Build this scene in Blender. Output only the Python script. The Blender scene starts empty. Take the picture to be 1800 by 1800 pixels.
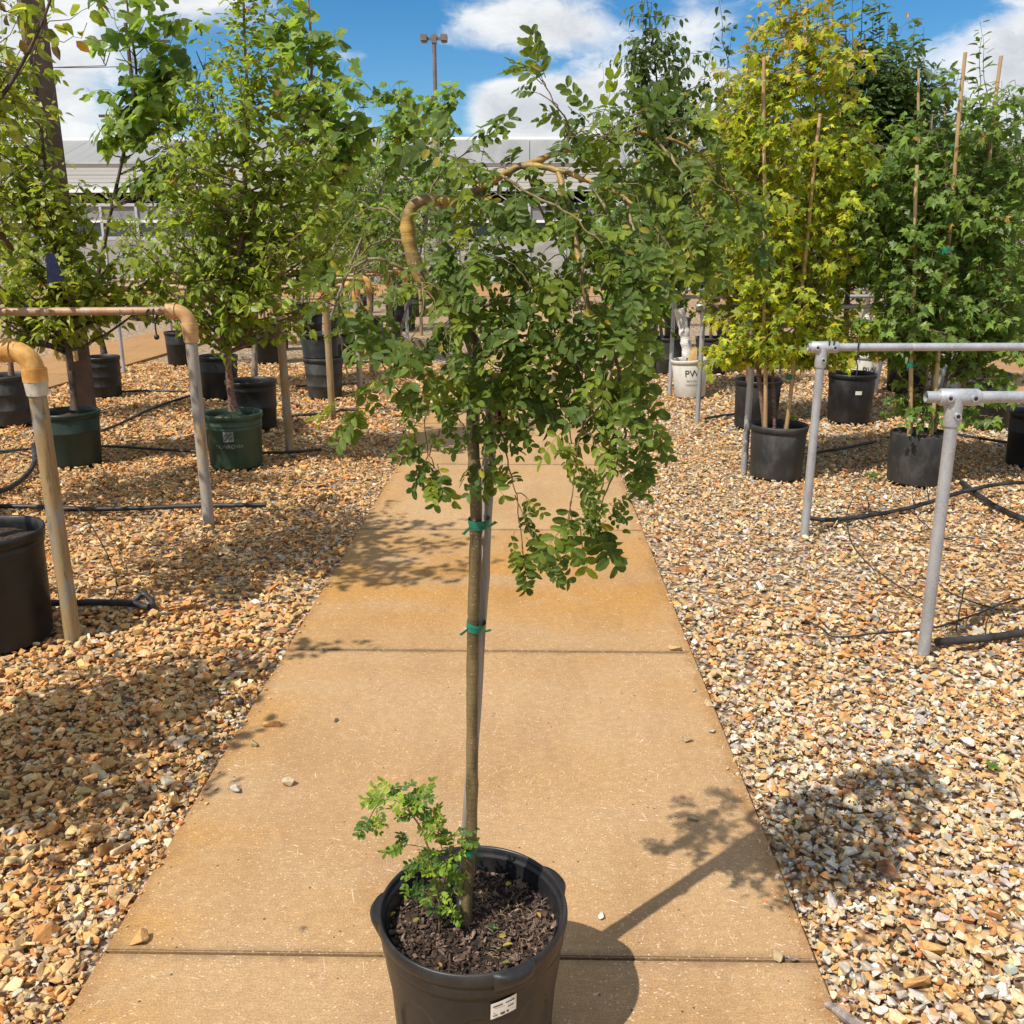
import bpy, bmesh, math, random
import numpy as np
from mathutils import Vector, Matrix

C = bpy.context.scene.collection
R = math.radians
SC = bpy.context.scene

# ------------------------------------------------------------------ camera
H = 1.45; F = 1600.0; PITCH = R(16.2); YAW = R(1.04)
cd = bpy.data.cameras.new('camera'); cam = bpy.data.objects.new('camera', cd); C.objects.link(cam)
cam.location = (0, 0, H); cam.rotation_euler = (R(90) - PITCH, 0, YAW)
cd.sensor_width = 36; cd.lens = 36 * F / 1800; cd.clip_start = 0.05; cd.clip_end = 2000
SC.camera = cam

# ------------------------------------------------------------------ sun, sky, exposure
SUN_EL = R(54); SH_AZ = R(47.0)                      # shadows run to the right and away, 47 deg off the path
sl = bpy.data.lights.new('sun', 'SUN'); sun = bpy.data.objects.new('sun', sl); C.objects.link(sun)
sl.energy = 4.1; sl.angle = R(0.53); sl.color = (1.0, 0.94, 0.85)
sun_dir = Vector((-math.sin(SH_AZ) * math.cos(SUN_EL), -math.cos(SH_AZ) * math.cos(SUN_EL), math.sin(SUN_EL)))
sun.rotation_euler = sun_dir.to_track_quat('Z', 'Y').to_euler(); sun.location = (-8, -8, 14)
SC.view_settings.view_transform = 'Standard'; SC.view_settings.look = 'None'
SC.view_settings.gamma = 1; SC.view_settings.use_curve_mapping = False
SC.view_settings.exposure = 0.5
try:
    SC.cycles.max_bounces = 8; SC.cycles.transparent_max_bounces = 8; SC.cycles.use_denoising = True
except Exception: pass


class NT:
    """a thin wrapper to write node trees in few lines"""
    def __init__(s, tree): s.t = tree; s.t.nodes.clear()
    def n(s, typ, **k):
        nd = s.t.nodes.new(typ)
        ins = k.pop('i', {})
        for a, v in k.items(): setattr(nd, a, v)
        for a, v in ins.items():
            if isinstance(v, bpy.types.NodeSocket): s.t.links.new(v, nd.inputs[a])
            else: nd.inputs[a].default_value = v
        return nd
    def math(s, op, a, b=0.0, c=0.0, clamp=False):
        return s.n('ShaderNodeMath', operation=op, use_clamp=clamp, i={0: a, 1: b, 2: c}).outputs[0]
    def mix(s, f, a, b, mode='MIX'):
        nd = s.n('ShaderNodeMix', data_type='RGBA', blend_type=mode)
        for k, v in ((0, f), (6, a), (7, b)):
            if isinstance(v, bpy.types.NodeSocket): s.t.links.new(v, nd.inputs[k])
            else: nd.inputs[k].default_value = (*v, 1) if k and len(v) == 3 else v
        return nd.outputs[2]
    def ramp(s, f, lo, hi):
        return s.n('ShaderNodeMapRange', interpolation_type='SMOOTHSTEP', i={0: f, 1: lo, 2: hi}).outputs[0]
    def noise(s, vec, scale, detail=4.0, rough=0.55, dims='3D'):
        return s.n('ShaderNodeTexNoise', noise_dimensions=dims, i={'Vector': vec, 'Scale': scale, 'Detail': detail, 'Roughness': rough}).outputs[0]
    def voro(s, vec, scale, feature='F1', out=0):
        return s.n('ShaderNodeTexVoronoi', feature=feature, i={'Vector': vec, 'Scale': scale}).outputs[out]
    def mapping(s, vec, scale=(1, 1, 1), rot=(0, 0, 0), loc=(0, 0, 0)):
        return s.n('ShaderNodeMapping', i={0: vec, 1: loc, 2: rot, 3: scale}).outputs[0]
    def bump(s, h, strength, dist=0.01):
        return s.n('ShaderNodeBump', i={'Height': h, 'Strength': strength, 'Distance': dist}).outputs[0]


# ---- world: Nishita sky with broken cumulus, extra cover added out of view as fill light
w = bpy.data.worlds.new('World'); SC.world = w; w.use_nodes = True
t = NT(w.node_tree)
sky = t.n('ShaderNodeTexSky', sky_type='NISHITA', sun_disc=False, sun_elevation=SUN_EL, air_density=1.0, dust_density=0.15, ozone_density=3.0)
sky.sun_rotation = math.atan2(sun_dir.x, sun_dir.y)
gen = t.n('ShaderNodeTexCoord').outputs['Generated']
sep = t.n('ShaderNodeSeparateXYZ', i={0: gen})
az = t.math('ARCTAN2', sep.outputs[0], sep.outputs[1])         # azimuth off the path, right positive
el = t.math('ARCSINE', sep.outputs[2])
comb = t.n('ShaderNodeCombineXYZ', i={0: az, 1: t.math('MULTIPLY', el, 1.9), 2: 0.0}).outputs[0]
wob = t.n('ShaderNodeTexNoise', i={'Vector': comb, 'Scale': 13.0, 'Detail': 7.0, 'Roughness': 0.62})
wv = t.n('ShaderNodeVectorMath', operation='MULTIPLY_ADD', i={0: wob.outputs[1], 1: (0.11, 0.11, 0), 2: comb}).outputs[0]
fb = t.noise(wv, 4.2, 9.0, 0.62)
dens = t.math('SUBTRACT', fb, 0.425)  # low threshold: added unseen cloud that lifts the ambient fill


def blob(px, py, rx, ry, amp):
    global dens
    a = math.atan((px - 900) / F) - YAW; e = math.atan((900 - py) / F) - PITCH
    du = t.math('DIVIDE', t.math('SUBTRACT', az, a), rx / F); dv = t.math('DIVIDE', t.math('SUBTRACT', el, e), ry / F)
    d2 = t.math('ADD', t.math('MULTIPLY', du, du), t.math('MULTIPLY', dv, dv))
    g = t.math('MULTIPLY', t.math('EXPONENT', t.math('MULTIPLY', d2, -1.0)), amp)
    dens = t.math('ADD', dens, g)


for b in [(900, 150, 1000, 420, -.10), (930, 28, 115, 40, .22), (1010, 55, 80, 28, .16), (1020, 185, 170, 62, .30), (900, 200, 85, 36, .2), (640, 105, 65, 17, .24), (1200, 160, 110, 70, .22), (150, 90, 120, 80, .22),  # first blob thins the added cover back inside the view
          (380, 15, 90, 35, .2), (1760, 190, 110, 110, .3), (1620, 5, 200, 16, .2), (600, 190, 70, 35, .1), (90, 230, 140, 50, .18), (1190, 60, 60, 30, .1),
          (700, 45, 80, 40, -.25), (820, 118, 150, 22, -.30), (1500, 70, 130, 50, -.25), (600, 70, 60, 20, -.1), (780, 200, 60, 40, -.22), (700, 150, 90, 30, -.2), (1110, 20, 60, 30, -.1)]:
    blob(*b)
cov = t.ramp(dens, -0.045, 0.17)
# lit tops, greyer bases: the cloud's own shape, thicker parts darker below
bil = t.noise(wv, 17.0, 6.0, 0.6)
shade = t.ramp(t.math('ADD', t.math('MULTIPLY', dens, 1.5), t.math('MULTIPLY', bil, -1.3)), -0.72, 0.16)
ccol = t.mix(shade, (1.04, 1.04, 1.03), (0.62, 0.64, 0.68))
skyc = t.n('ShaderNodeHueSaturation', i={'Saturation': 1.42, 'Value': 0.084, 'Color': sky.outputs[0]}).outputs[0]
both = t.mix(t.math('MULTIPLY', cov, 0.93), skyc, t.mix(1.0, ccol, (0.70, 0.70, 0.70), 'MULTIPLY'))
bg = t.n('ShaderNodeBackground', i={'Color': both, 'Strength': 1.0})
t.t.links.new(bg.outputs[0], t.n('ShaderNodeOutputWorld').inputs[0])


# ------------------------------------------------------------------ pixel -> place
def ray(px, py):
    x = (px - 900) / F; y = -(py - 900) / F
    d = (x, math.cos(PITCH) + y * math.sin(PITCH), -math.sin(PITCH) + y * math.cos(PITCH))
    c, s = math.cos(YAW), math.sin(YAW)
    return Vector((c * d[0] - s * d[1], s * d[0] + c * d[1], d[2]))
def PZ(px, py, z=0.0):
    d = ray(px, py); return Vector((0, 0, H)) + d * ((z - H) / d.z)
def D(px, py, Y):
    d = ray(px, py); return Vector((0, 0, H)) + d * (Y / d.y)


# ------------------------------------------------------------------ materials
def new_mat(name):
    m = bpy.data.materials.new(name); m.use_nodes = True
    return m, NT(m.node_tree)
def out(t, sh): t.t.links.new(sh, t.n('ShaderNodeOutputMaterial').inputs[0])
def pbsdf(t, **i):
    return t.n('ShaderNodeBsdfPrincipled', i={k.replace('_', ' '): v for k, v in i.items()}).outputs[0]


def leaf_mat(name, trans=0.5, rough=0.42, spec=0.4):
    m, t = new_mat(name)
    a = t.n('ShaderNodeAttribute', attribute_name='Col').outputs[0]
    pos = t.n('ShaderNodeNewGeometry').outputs['Position']
    nz = t.noise(pos, 60.0, 2.0)
    col = t.mix(t.ramp(nz, .3, .7), t.mix(1.0, a, (.8, .82, .75), 'MULTIPLY'), t.mix(1.0, a, (1.15, 1.12, 1.1), 'MULTIPLY'))
    p = pbsdf(t, Base_Color=col, Roughness=rough, Specular_IOR_Level=spec)
    tr = t.n('ShaderNodeBsdfTranslucent', i={'Color': t.mix(1.0, col, (1.65, 1.6, .7), 'MULTIPLY')}).outputs[0]
    mx = t.n('ShaderNodeMixShader', i={0: trans, 1: p, 2: tr}).outputs[0]
    out(t, mx); return m


def noisy_mat(name, c1, c2, scale=20.0, rough=0.6, bump=0.0, bscale=60.0, stretch=(1, 1, 1), metal=0.0, spec=0.4, lo=.35, hi=.65, coords='Position', bdist=.004):
    m, t = new_mat(name)
    pos = t.n('ShaderNodeNewGeometry').outputs['Position'] if coords == 'Position' else t.n('ShaderNodeTexCoord').outputs['Object']
    v = t.mapping(pos, stretch)
    col = t.mix(t.ramp(t.noise(v, scale, 5.0, .6), lo, hi), c1, c2)
    k = dict(Base_Color=col, Roughness=rough, Metallic=metal, Specular_IOR_Level=spec)
    if bump: k['Normal'] = t.bump(t.noise(v, bscale, 5.0, .65), bump, bdist)
    out(t, pbsdf(t, **k)); return m


M = {}
M['leaf'] = leaf_mat('leaf'); M['leaf_thin'] = leaf_mat('leaf_thin', .52, .5, .3)
M['bark_dark'] = noisy_mat('bark_dark', (.035, .024, .018), (.12, .085, .065), 30, .8, .6, 90, (1, 1, .35))
M['bark_red'] = noisy_mat('bark_red', (.10, .05, .035), (.24, .14, .105), 40, .65, .4, 90, (1, 1, 2.5))
M['bark_grey'] = noisy_mat('bark_grey', (.12, .09, .07), (.3, .25, .2), 35, .75, .4, 90, (1, 1, .5))
M['twig'] = noisy_mat('twig', (.10, .065, .035), (.24, .17, .09), 40, .6)
M['wrap'] = noisy_mat('white_wrap', (.62, .60, .55), (.8, .79, .75), 18, .6, .8, 30, (1, 1, 3), bdist=.01)
M['bamboo'] = noisy_mat('bamboo', (.34, .21, .10), (.52, .36, .19), 12, .5, .2, 60, (1, 1, .1))
M['weathered'] = noisy_mat('weathered_wood', (.15, .12, .10), (.36, .31, .27), 30, .75, .5, 80, (1.5, 1.5, .08))
M['bronze'] = noisy_mat('brown_paint', (.075, .042, .03), (.11, .065, .05), 8, .5)
M['poleg'] = noisy_mat('pole_paint', (.14, .11, .10), (.18, .15, .14), 3, .55)
M['block'] = noisy_mat('yellow_block', (.5, .3, .1), (.62, .42, .18), 20, .6)
M['black_rubber'] = noisy_mat('black_rubber', (.010, .010, .011), (.04, .037, .034), 12, .5, .15, 50)
M['tape'] = noisy_mat('green_tape', (.005, .12, .075), (.01, .19, .115), 60, .3, .3, 40, (1, 1, 4))
M['white_sticker'] = noisy_mat('sticker', (.66, .62, .54), (.74, .70, .62), 20, .5)
M['ink'] = noisy_mat('ink', (.03, .025, .02), (.06, .05, .045), 30, .6)
M['print_grey'] = noisy_mat('pale_print', (.14, .14, .13), (.21, .21, .20), 60, .7)
M['terra'] = noisy_mat('orange_fitting', (.46, .21, .045), (.62, .36, .11), 24, .55, .2)
M['tan_fit'] = noisy_mat('tan_fitting', (.42, .23, .09), (.56, .35, .16), 20, .55, .2)
M['collar'] = noisy_mat('white_collar', (.40, .35, .27), (.58, .53, .45), 18, .5)
M['bolt'] = noisy_mat('dark_bolt', (.02, .018, .016), (.08, .05, .04), 80, .5, metal=.5)


def pipe_paint(name, a, b, g):
    m, t = new_mat(name)
    pos = t.n('ShaderNodeNewGeometry').outputs['Position']
    v = t.mapping(pos, (1, 1, .22))
    c = t.mix(t.ramp(t.noise(v, 9, 5, .65), .42, .6), a, b)
    c = t.mix(t.ramp(t.noise(t.mapping(pos, (1, 1, .3), loc=(3, 1, 2)), 14, 6, .7), .5, .62), c, g)
    c = t.mix(t.ramp(t.noise(t.mapping(pos, (1.5, 1.5, .12), loc=(1, 5, 3)), 30, 5, .7), .55, .68), c, t.mix(1.0, c, (.45, .42, .40), 'MULTIPLY'))
    c = t.mix(t.ramp(t.noise(pos, 160, 2), .6, .75), c, t.mix(1.0, c, (.6, .55, .5), 'MULTIPLY'))
    out(t, pbsdf(t, Base_Color=c, Roughness=.55, Metallic=.1, Normal=t.bump(t.noise(pos, 120, 3), .15, .003))); return m
M['pipe_tan'] = pipe_paint('painted_pipe', (.26, .17, .075), (.36, .25, .12), (.27, .25, .21))
M['rail_tan'] = pipe_paint('painted_rail', (.34, .19, .10), (.40, .25, .14), (.36, .29, .22))
M['pipe_old'] = pipe_paint('worn_pipe', (.30, .28, .25), (.38, .35, .30), (.40, .28, .15))


def galv():
    m, t = new_mat('galvanised')
    pos = t.n('ShaderNodeNewGeometry').outputs['Position']
    vo = t.voro(pos, 240, 'F1', 1)
    bw = t.n('ShaderNodeRGBToBW', i={0: vo}).outputs[0]
    f = t.math('ADD', t.math('MULTIPLY', bw, .2), t.math('MULTIPLY', t.noise(t.mapping(pos, (1, 1, .5)), 10, 6, .7), .8))
    c = t.mix(t.ramp(f, .3, .65), (.34, .35, .37), (.50, .51, .53))
    c = t.mix(t.ramp(t.noise(t.mapping(pos, (1, 1, .3)), 25, 5), .62, .75), c, (.55, .53, .5))
    out(t, pbsdf(t, Base_Color=c, Roughness=t.math('MULTIPLY_ADD', f, .3, .32), Metallic=.55, Normal=t.bump(t.noise(pos, 200, 3), .12, .002))); return m
M['galv'] = galv()


def plastic(name, base, dust, rough=.42):
    m, t = new_mat(name)
    geo = t.n('ShaderNodeNewGeometry'); pos = geo.outputs['Position']
    z = t.n('ShaderNodeSeparateXYZ', i={0: t.n('ShaderNodeTexCoord').outputs['Object']}).outputs[2]
    d = t.noise(t.mapping(pos, (1, 1, .6)), 9, 6, .68)
    sp = t.ramp(t.noise(pos, 140, 2), .58, .7)
    low = t.ramp(z, .16, .0)
    f = t.math('ADD', t.math('ADD', t.ramp(d, .42, .75), t.math('MULTIPLY', sp, .25)), t.math('MULTIPLY', low, .35), clamp=True)
    c = t.mix(t.math('MULTIPLY', f, .8), base, dust)
    out(t, pbsdf(t, Base_Color=c, Roughness=t.math('MULTIPLY_ADD', f, .3, rough), Specular_IOR_Level=.45, Normal=t.bump(t.noise(pos, 90, 4), .06, .004))); return m
M['pot_black'] = plastic('black_plastic', (.009, .009, .010), (.032, .030, .028))
M['pot_front'] = plastic('black_plastic_front', (.012, .012, .013), (.036, .033, .030), .36)
M['pot_grey'] = plastic('dusty_plastic', (.020, .020, .020), (.085, .08, .07), .5)
M['pot_green'] = plastic('green_plastic', (.022, .05, .028), (.055, .095, .055), .4)
M['pot_dgreen'] = plastic('dark_green_plastic', (.012, .028, .018), (.03, .05, .035), .42)
M['pot_white'] = plastic('white_plastic', (.62, .60, .55), (.45, .42, .36), .45)


def soil_mat():
    m, t = new_mat('potting_soil')
    pos = t.n('ShaderNodeNewGeometry').outputs['Position']
    c = t.mix(t.ramp(t.noise(pos, 70, 6, .7), .3, .75), (.018, .012, .009), (.11, .07, .045))
    out(t, pbsdf(t, Base_Color=c, Roughness=.95, Normal=t.bump(t.noise(pos, 110, 6, .7), 1.0, .015))); return m
M['soil'] = soil_mat()


def attr_mat(name, rough=.85, bump=.5, bscale=180, vary=.25, bdist=.004):
    m, t = new_mat(name)
    a = t.n('ShaderNodeAttribute', attribute_name='Col').outputs[0]
    pos = t.n('ShaderNodeNewGeometry').outputs['Position']
    n1 = t.noise(pos, 75, 5, .65)
    c = t.mix(t.ramp(n1, .3, .7), t.mix(1.0, a, (1 - vary, 1 - vary * 1.1, 1 - vary * 1.2), 'MULTIPLY'), t.mix(1.0, a, (1 + vary * .5,) * 3, 'MULTIPLY'))
    out(t, pbsdf(t, Base_Color=c, Roughness=rough, Specular_IOR_Level=.25, Normal=t.bump(t.noise(pos, bscale, 4, .6), bump, bdist))); return m
M['stone'] = attr_mat('stone'); M['bark_chip'] = attr_mat('bark_chip', .9, .6, 220)


def ground_mat():
    m, t = new_mat('gravel_bed')
    pos = t.n('ShaderNodeNewGeometry').outputs['Position']
    warp = t.n('ShaderNodeVectorMath', operation='MULTIPLY_ADD', i={0: t.n('ShaderNodeTexNoise', i={'Vector': pos, 'Scale': 30.0}).outputs[1], 1: (.02, .02, 0), 2: pos}).outputs[0]
    cell = t.n('ShaderNodeTexVoronoi', feature='F1', i={'Vector': warp, 'Scale': 36.0})
    cr = t.n('ShaderNodeValToRGB', i={0: t.n('ShaderNodeSeparateColor', i={0: cell.outputs[1]}).outputs[0]})
    e = cr.color_ramp.elements
    e[0].color = (.26, .15, .07, 1); e[1].color = (.48, .44, .38, 1)
    for p, c in ((.2, (.40, .24, .11)), (.45, (.48, .33, .18)), (.65, (.50, .38, .24)), (.8, (.38, .34, .29))):
        x = e.new(p); x.color = (*c, 1)
    edge = t.ramp(cell.outputs[0], .75, .35)
    c = t.mix(edge, (.12, .08, .05), cr.outputs[0])
    big = t.noise(pos, .6, 3)
    c = t.mix(t.ramp(big, .35, .7), c, t.mix(1.0, c, (1.15, 1.0, .8), 'MULTIPLY'))
    hgt = t.math('SUBTRACT', 1.0, cell.outputs[0])
    out(t, pbsdf(t, Base_Color=c, Roughness=.9, Normal=t.bump(hgt, .9, .02))); return m
M['ground'] = ground_mat()


def concrete():
    m, t = new_mat('tan_concrete')
    pos = t.n('ShaderNodeNewGeometry').outputs['Position']
    sp = t.n('ShaderNodeSeparateXYZ', i={0: pos})
    big = t.noise(t.mapping(pos, (.7, 1.6, 1)), 1.3, 5, .6)
    c = t.mix(t.ramp(big, .36, .66), (.49, .325, .172), (.475, .295, .135))
    # rust coloured stain that follows the drip line across the second and third slab, and runs along the left edge
    st = t.noise(t.mapping(pos, (.5, 3.0, 1), loc=(2, 0, 0)), 1.1, 5, .6)
    band = t.math('MULTIPLY', t.ramp(sp.outputs[1], 3.1, 3.7), t.ramp(sp.outputs[1], 4.9, 4.0))
    lft = t.ramp(t.math('ADD', sp.outputs[0], t.math('MULTIPLY', t.noise(pos, 4, 4), .3)), -.45, -.80)
    f = t.math('MULTIPLY', t.math('MAXIMUM', band, t.math('MULTIPLY', lft, .75)), t.ramp(st, .3, .6), clamp=True)
    c = t.mix(f, c, (.50, .27, .075))
    c = t.mix(t.math('MULTIPLY', t.ramp(t.noise(t.mapping(pos, (1, 1.8, 1), loc=(7, 3, 0)), 2.4, 6, .65), .50, .72), .5), c, (.49, .35, .205))
    jy = t.math('ABSOLUTE', t.math('SUBTRACT', t.math('FRACT', t.math('DIVIDE', t.math('SUBTRACT', sp.outputs[1], 1.597 - 30 * 1.527), 1.527)), .5))
    jd = t.math('ADD', t.math('MULTIPLY', t.math('SUBTRACT', .5, jy), 1.527), t.math('MULTIPLY', t.math('SUBTRACT', t.noise(pos, 14, 5, .7), .5), .07))
    c = t.mix(t.math('MULTIPLY', t.ramp(jd, .032, .0), .55), c, (.22, .15, .09))
    ex = t.math('SUBTRACT', .76, t.math('ABSOLUTE', t.math('SUBTRACT', sp.outputs[0], -.145)))
    ed = t.math('ADD', ex, t.math('MULTIPLY', t.math('SUBTRACT', t.noise(pos, 9, 5, .7), .5), .16))
    c = t.mix(t.math('MULTIPLY', t.ramp(ed, .05, .0), .6), c, (.36, .19, .07))
    oi = t.n('ShaderNodeObjectInfo').outputs['Random']
    c = t.mix(1.0, c, t.mix(oi, (.93, .92, .92), (1.05, 1.05, 1.06)), 'MULTIPLY')
    wear = t.noise(t.mapping(pos, (1.6, .55, 1), loc=(4, 9, 0)), 2.1, 6, .65)
    c = t.mix(t.ramp(wear, .42, .70), c, t.mix(1.0, c, (.86, .84, .84), 'MULTIPLY'))
    # fine sand grain
    c = t.mix(t.ramp(t.noise(pos, 260, 3, .75), .35, .68), t.mix(1.0, c, (.72, .70, .67), 'MULTIPLY'), t.mix(1.0, c, (1.16, 1.15, 1.14), 'MULTIPLY'))
    c = t.mix(t.ramp(t.noise(t.mapping(pos, (.35, 1.6, 1)), 95, 3, .7), .4, .65), t.mix(1.0, c, (.90, .89, .88), 'MULTIPLY'), c)
    c = t.mix(t.ramp(t.noise(pos, 38, 5, .7), .35, .75), t.mix(1.0, c, (.90, .89, .87), 'MULTIPLY'), t.mix(1.0, c, (1.07, 1.07, 1.06), 'MULTIPLY'))
    # pale scuffs: short scratches in several directions
    for ang, sc, th in ((.4, (26, 160, 1), .69), (1.9, (22, 190, 1), .70), (2.7, (36, 150, 1), .695), (1.3, (9, 210, 1), .715)):
        s = t.noise(t.mapping(t.mapping(pos, rot=(0, 0, ang)), sc, loc=(ang * 3, ang, 0)), 1.0, 2, .5)
        patch = t.ramp(t.noise(t.mapping(pos, loc=(ang, 5, 0)), 5, 3), .48, .62)
        c = t.mix(t.math('MULTIPLY', t.math('MULTIPLY', t.ramp(s, th - .03, th + .03), patch), .8), c, (.70, .58, .43))
    fl = t.voro(t.mapping(pos, (1, 1.5, 1)), 62)
    c = t.mix(t.math('MULTIPLY', t.ramp(fl, .20, .07), .75), c, (.70, .57, .41))
    pit = t.voro(t.mapping(pos, loc=(3.3, 1.7, 0)), 26)
    c = t.mix(t.math('MULTIPLY', t.ramp(pit, .10, .05), t.ramp(t.noise(pos, 7, 2), .40, .55)), c, (.08, .055, .035))
    sm = PZ(533, 1632); dd = t.n('ShaderNodeVectorMath', operation='DISTANCE', i={0: t.mapping(pos, (1, 1.0, 1)), 1: sm[:]}).outputs['Value']
    c = t.mix(t.math('MULTIPLY', t.ramp(t.math('ADD', dd, t.math('MULTIPLY', t.noise(pos, 90, 3), .02)), .026, .010), .75), c, (.06, .05, .04))
    broom = t.n('ShaderNodeTexWave', bands_direction='Y', i={'Vector': t.mapping(pos, (.25, 1, 1)), 'Scale': 61.0, 'Distortion': 9.0, 'Detail': 4.0}).outputs[1]
    h = t.math('ADD', t.math('MULTIPLY', broom, .12), t.noise(pos, 260, 4, .7))
    out(t, pbsdf(t, Base_Color=c, Roughness=.82, Specular_IOR_Level=.3, Normal=t.bump(h, .35, .003))); return m
M['concrete'] = concrete()


# ------------------------------------------------------------------ mesh helpers
class MB:
    def __init__(s): s.v = []; s.f = []; s.sm = []; s.mi = []; s.c = []
    def add(s, verts, faces, smooth=True, mi=0, col=(1, 1, 1)):
        o = len(s.v); s.v += [tuple(v) for v in verts]; s.c += [col] * len(verts)
        s.f += [tuple(o + k for k in f) for f in faces]; s.sm += [smooth] * len(faces); s.mi += [mi] * len(faces)
    def tube(s, pts, rad, n=8, cap=True, mi=0, smooth=True, col=(1, 1, 1)):
        pts = [Vector(p) for p in pts]
        if not hasattr(rad, '__len__'): rad = [rad] * len(pts)
        up = Vector((0.13, 0.31, 0.94)); vs = []; fs = []
        for i, p in enumerate(pts):
            d = (pts[min(i + 1, len(pts) - 1)] - pts[max(i - 1, 0)]).normalized()
            if abs(d.dot(up)) > .98: up = Vector((1, .1, .05))
            x = d.cross(up).normalized(); y = d.cross(x); up = x.cross(d) if False else up
            for k in range(n):
                a = 2 * math.pi * k / n; vs.append(p + (x * math.cos(a) + y * math.sin(a)) * rad[i])
        for i in range(len(pts) - 1):
            for k in range(n):
                fs.append((i * n + k, i * n + (k + 1) % n, (i + 1) * n + (k + 1) % n, (i + 1) * n + k))
        s.add(vs, fs, smooth, mi, col)
        if cap:
            s.add(vs[:n], [tuple(range(n - 1, -1, -1))], False, mi, col); s.add(vs[-n:], [tuple(range(n))], False, mi, col)
    def lathe(s, prof, n=32, center=(0, 0, 0), mi=0, smooth=True, tilt=None):
        cx, cy, cz = center; vs = []; fs = []
        for r, z in prof:
            for k in range(n):
                a = 2 * math.pi * k / n; vs.append((cx + r * math.cos(a), cy + r * math.sin(a), cz + z))
        for i in range(len(prof) - 1):
            for k in range(n): fs.append((i * n + k, i * n + (k + 1) % n, (i + 1) * n + (k + 1) % n, (i + 1) * n + k))
        s.add(vs, fs, smooth, mi)
    def box(s, lo, hi, mi=0, rz=0.0, piv=None):
        (x0, y0, z0), (x1, y1, z1) = lo, hi
        vs = [Vector(p) for p in ((x0, y0, z0), (x1, y0, z0), (x1, y1, z0), (x0, y1, z0), (x0, y0, z1), (x1, y0, z1), (x1, y1, z1), (x0, y1, z1))]
        if rz:
            pv = Vector(piv or (0, 0, 0)); m = Matrix.Rotation(rz, 3, 'Z'); vs = [m @ (v - pv) + pv for v in vs]
        s.add(vs, [(0, 3, 2, 1), (4, 5, 6, 7), (0, 1, 5, 4), (1, 2, 6, 5), (2, 3, 7, 6), (3, 0, 4, 7)], False, mi)
    def build(s, name, mats, parent=None, origin=(0, 0, 0), color=False):
        me = bpy.data.meshes.new(name)
        o = Vector(origin)
        me.from_pydata([tuple(Vector(v) - o) for v in s.v], [], s.f); 
        me.polygons.foreach_set('use_smooth', s.sm); me.polygons.foreach_set('material_index', s.mi)
        if color:
            at = me.color_attributes.new('Col', 'FLOAT_COLOR', 'POINT')
            at.data.foreach_set('color', np.hstack([np.array(s.c, float), np.ones((len(s.c), 1))]).ravel())
        for m in (mats if isinstance(mats, (list, tuple)) else [mats]): me.materials.append(m)
        me.update()
        return link(name, me, parent, o if parent is None else (0, 0, 0))


def link(name, data, parent=None, loc=(0, 0, 0)):
    o = bpy.data.objects.new(name, data); C.objects.link(o); o.location = loc
    if parent is not None: o.parent = parent
    return o
def tag(o, label=None, cat=None, group=None, kind=None):
    if label: o['label'] = label
    if cat: o['category'] = cat
    if group: o['group'] = group
    if kind: o['kind'] = kind
    return o
def thing(name, loc, label, cat, group=None):
    return tag(link(name, None, None, loc), label, cat, group)
def dup(root, loc, label, group=None):
    r = root.copy(); C.objects.link(r); r.location = loc; r['label'] = label
    if group: r['group'] = group
    for ch in list(root.children):
        c = ch.copy(); C.objects.link(c); c.parent = r
        for g in ch.children:
            d = g.copy(); C.objects.link(d); d.parent = c
    return r
def np_mesh(name, V, T, col=None, mat=None, smooth=True):
    me = bpy.data.meshes.new(name)
    V = np.asarray(V, np.float32); T = np.asarray(T, np.int32)
    me.vertices.add(len(V)); me.vertices.foreach_set('co', V.ravel())
    me.loops.add(T.size); me.loops.foreach_set('vertex_index', T.ravel())
    me.polygons.add(len(T)); me.polygons.foreach_set('loop_start', np.arange(0, T.size, 3, dtype=np.int32))
    try: me.polygons.foreach_set('loop_total', np.full(len(T), 3, np.int32))
    except Exception: pass
    me.update(calc_edges=True)
    me.polygons.foreach_set('use_smooth', np.full(len(T), smooth))
    if col is not None:
        at = me.color_attributes.new('Col', 'FLOAT_COLOR', 'POINT')
        at.data.foreach_set('color', np.hstack([col, np.ones((len(col), 1))]).astype(np.float32).ravel())
    if mat: me.materials.append(mat)
    me.validate(); return me
def smooth_path(pts, n=6):
    """Catmull-Rom through the points"""
    P = [Vector(p) for p in pts]; P = [P[0] * 2 - P[1]] + P + [P[-1] * 2 - P[-2]]; o = []
    for i in range(1, len(P) - 2):
        for k in range(n):
            u = k / n; a, b, c, d = P[i - 1:i + 3]
            o.append(.5 * ((2 * b) + (c - a) * u + (2 * a - 5 * b + 4 * c - d) * u * u + (3 * b - a - 3 * c + d) * u ** 3))
    o.append(P[-2]); return o


# ------------------------------------------------------------------ setting: ground, paths, gravel
PX0, PX1 = -0.905, 0.615
g = MB(); g.box((-250, -60, -.4), (250, 400, -.034)); g.build('ground', M['ground']); tag(bpy.data.objects['ground'], kind='structure')


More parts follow.
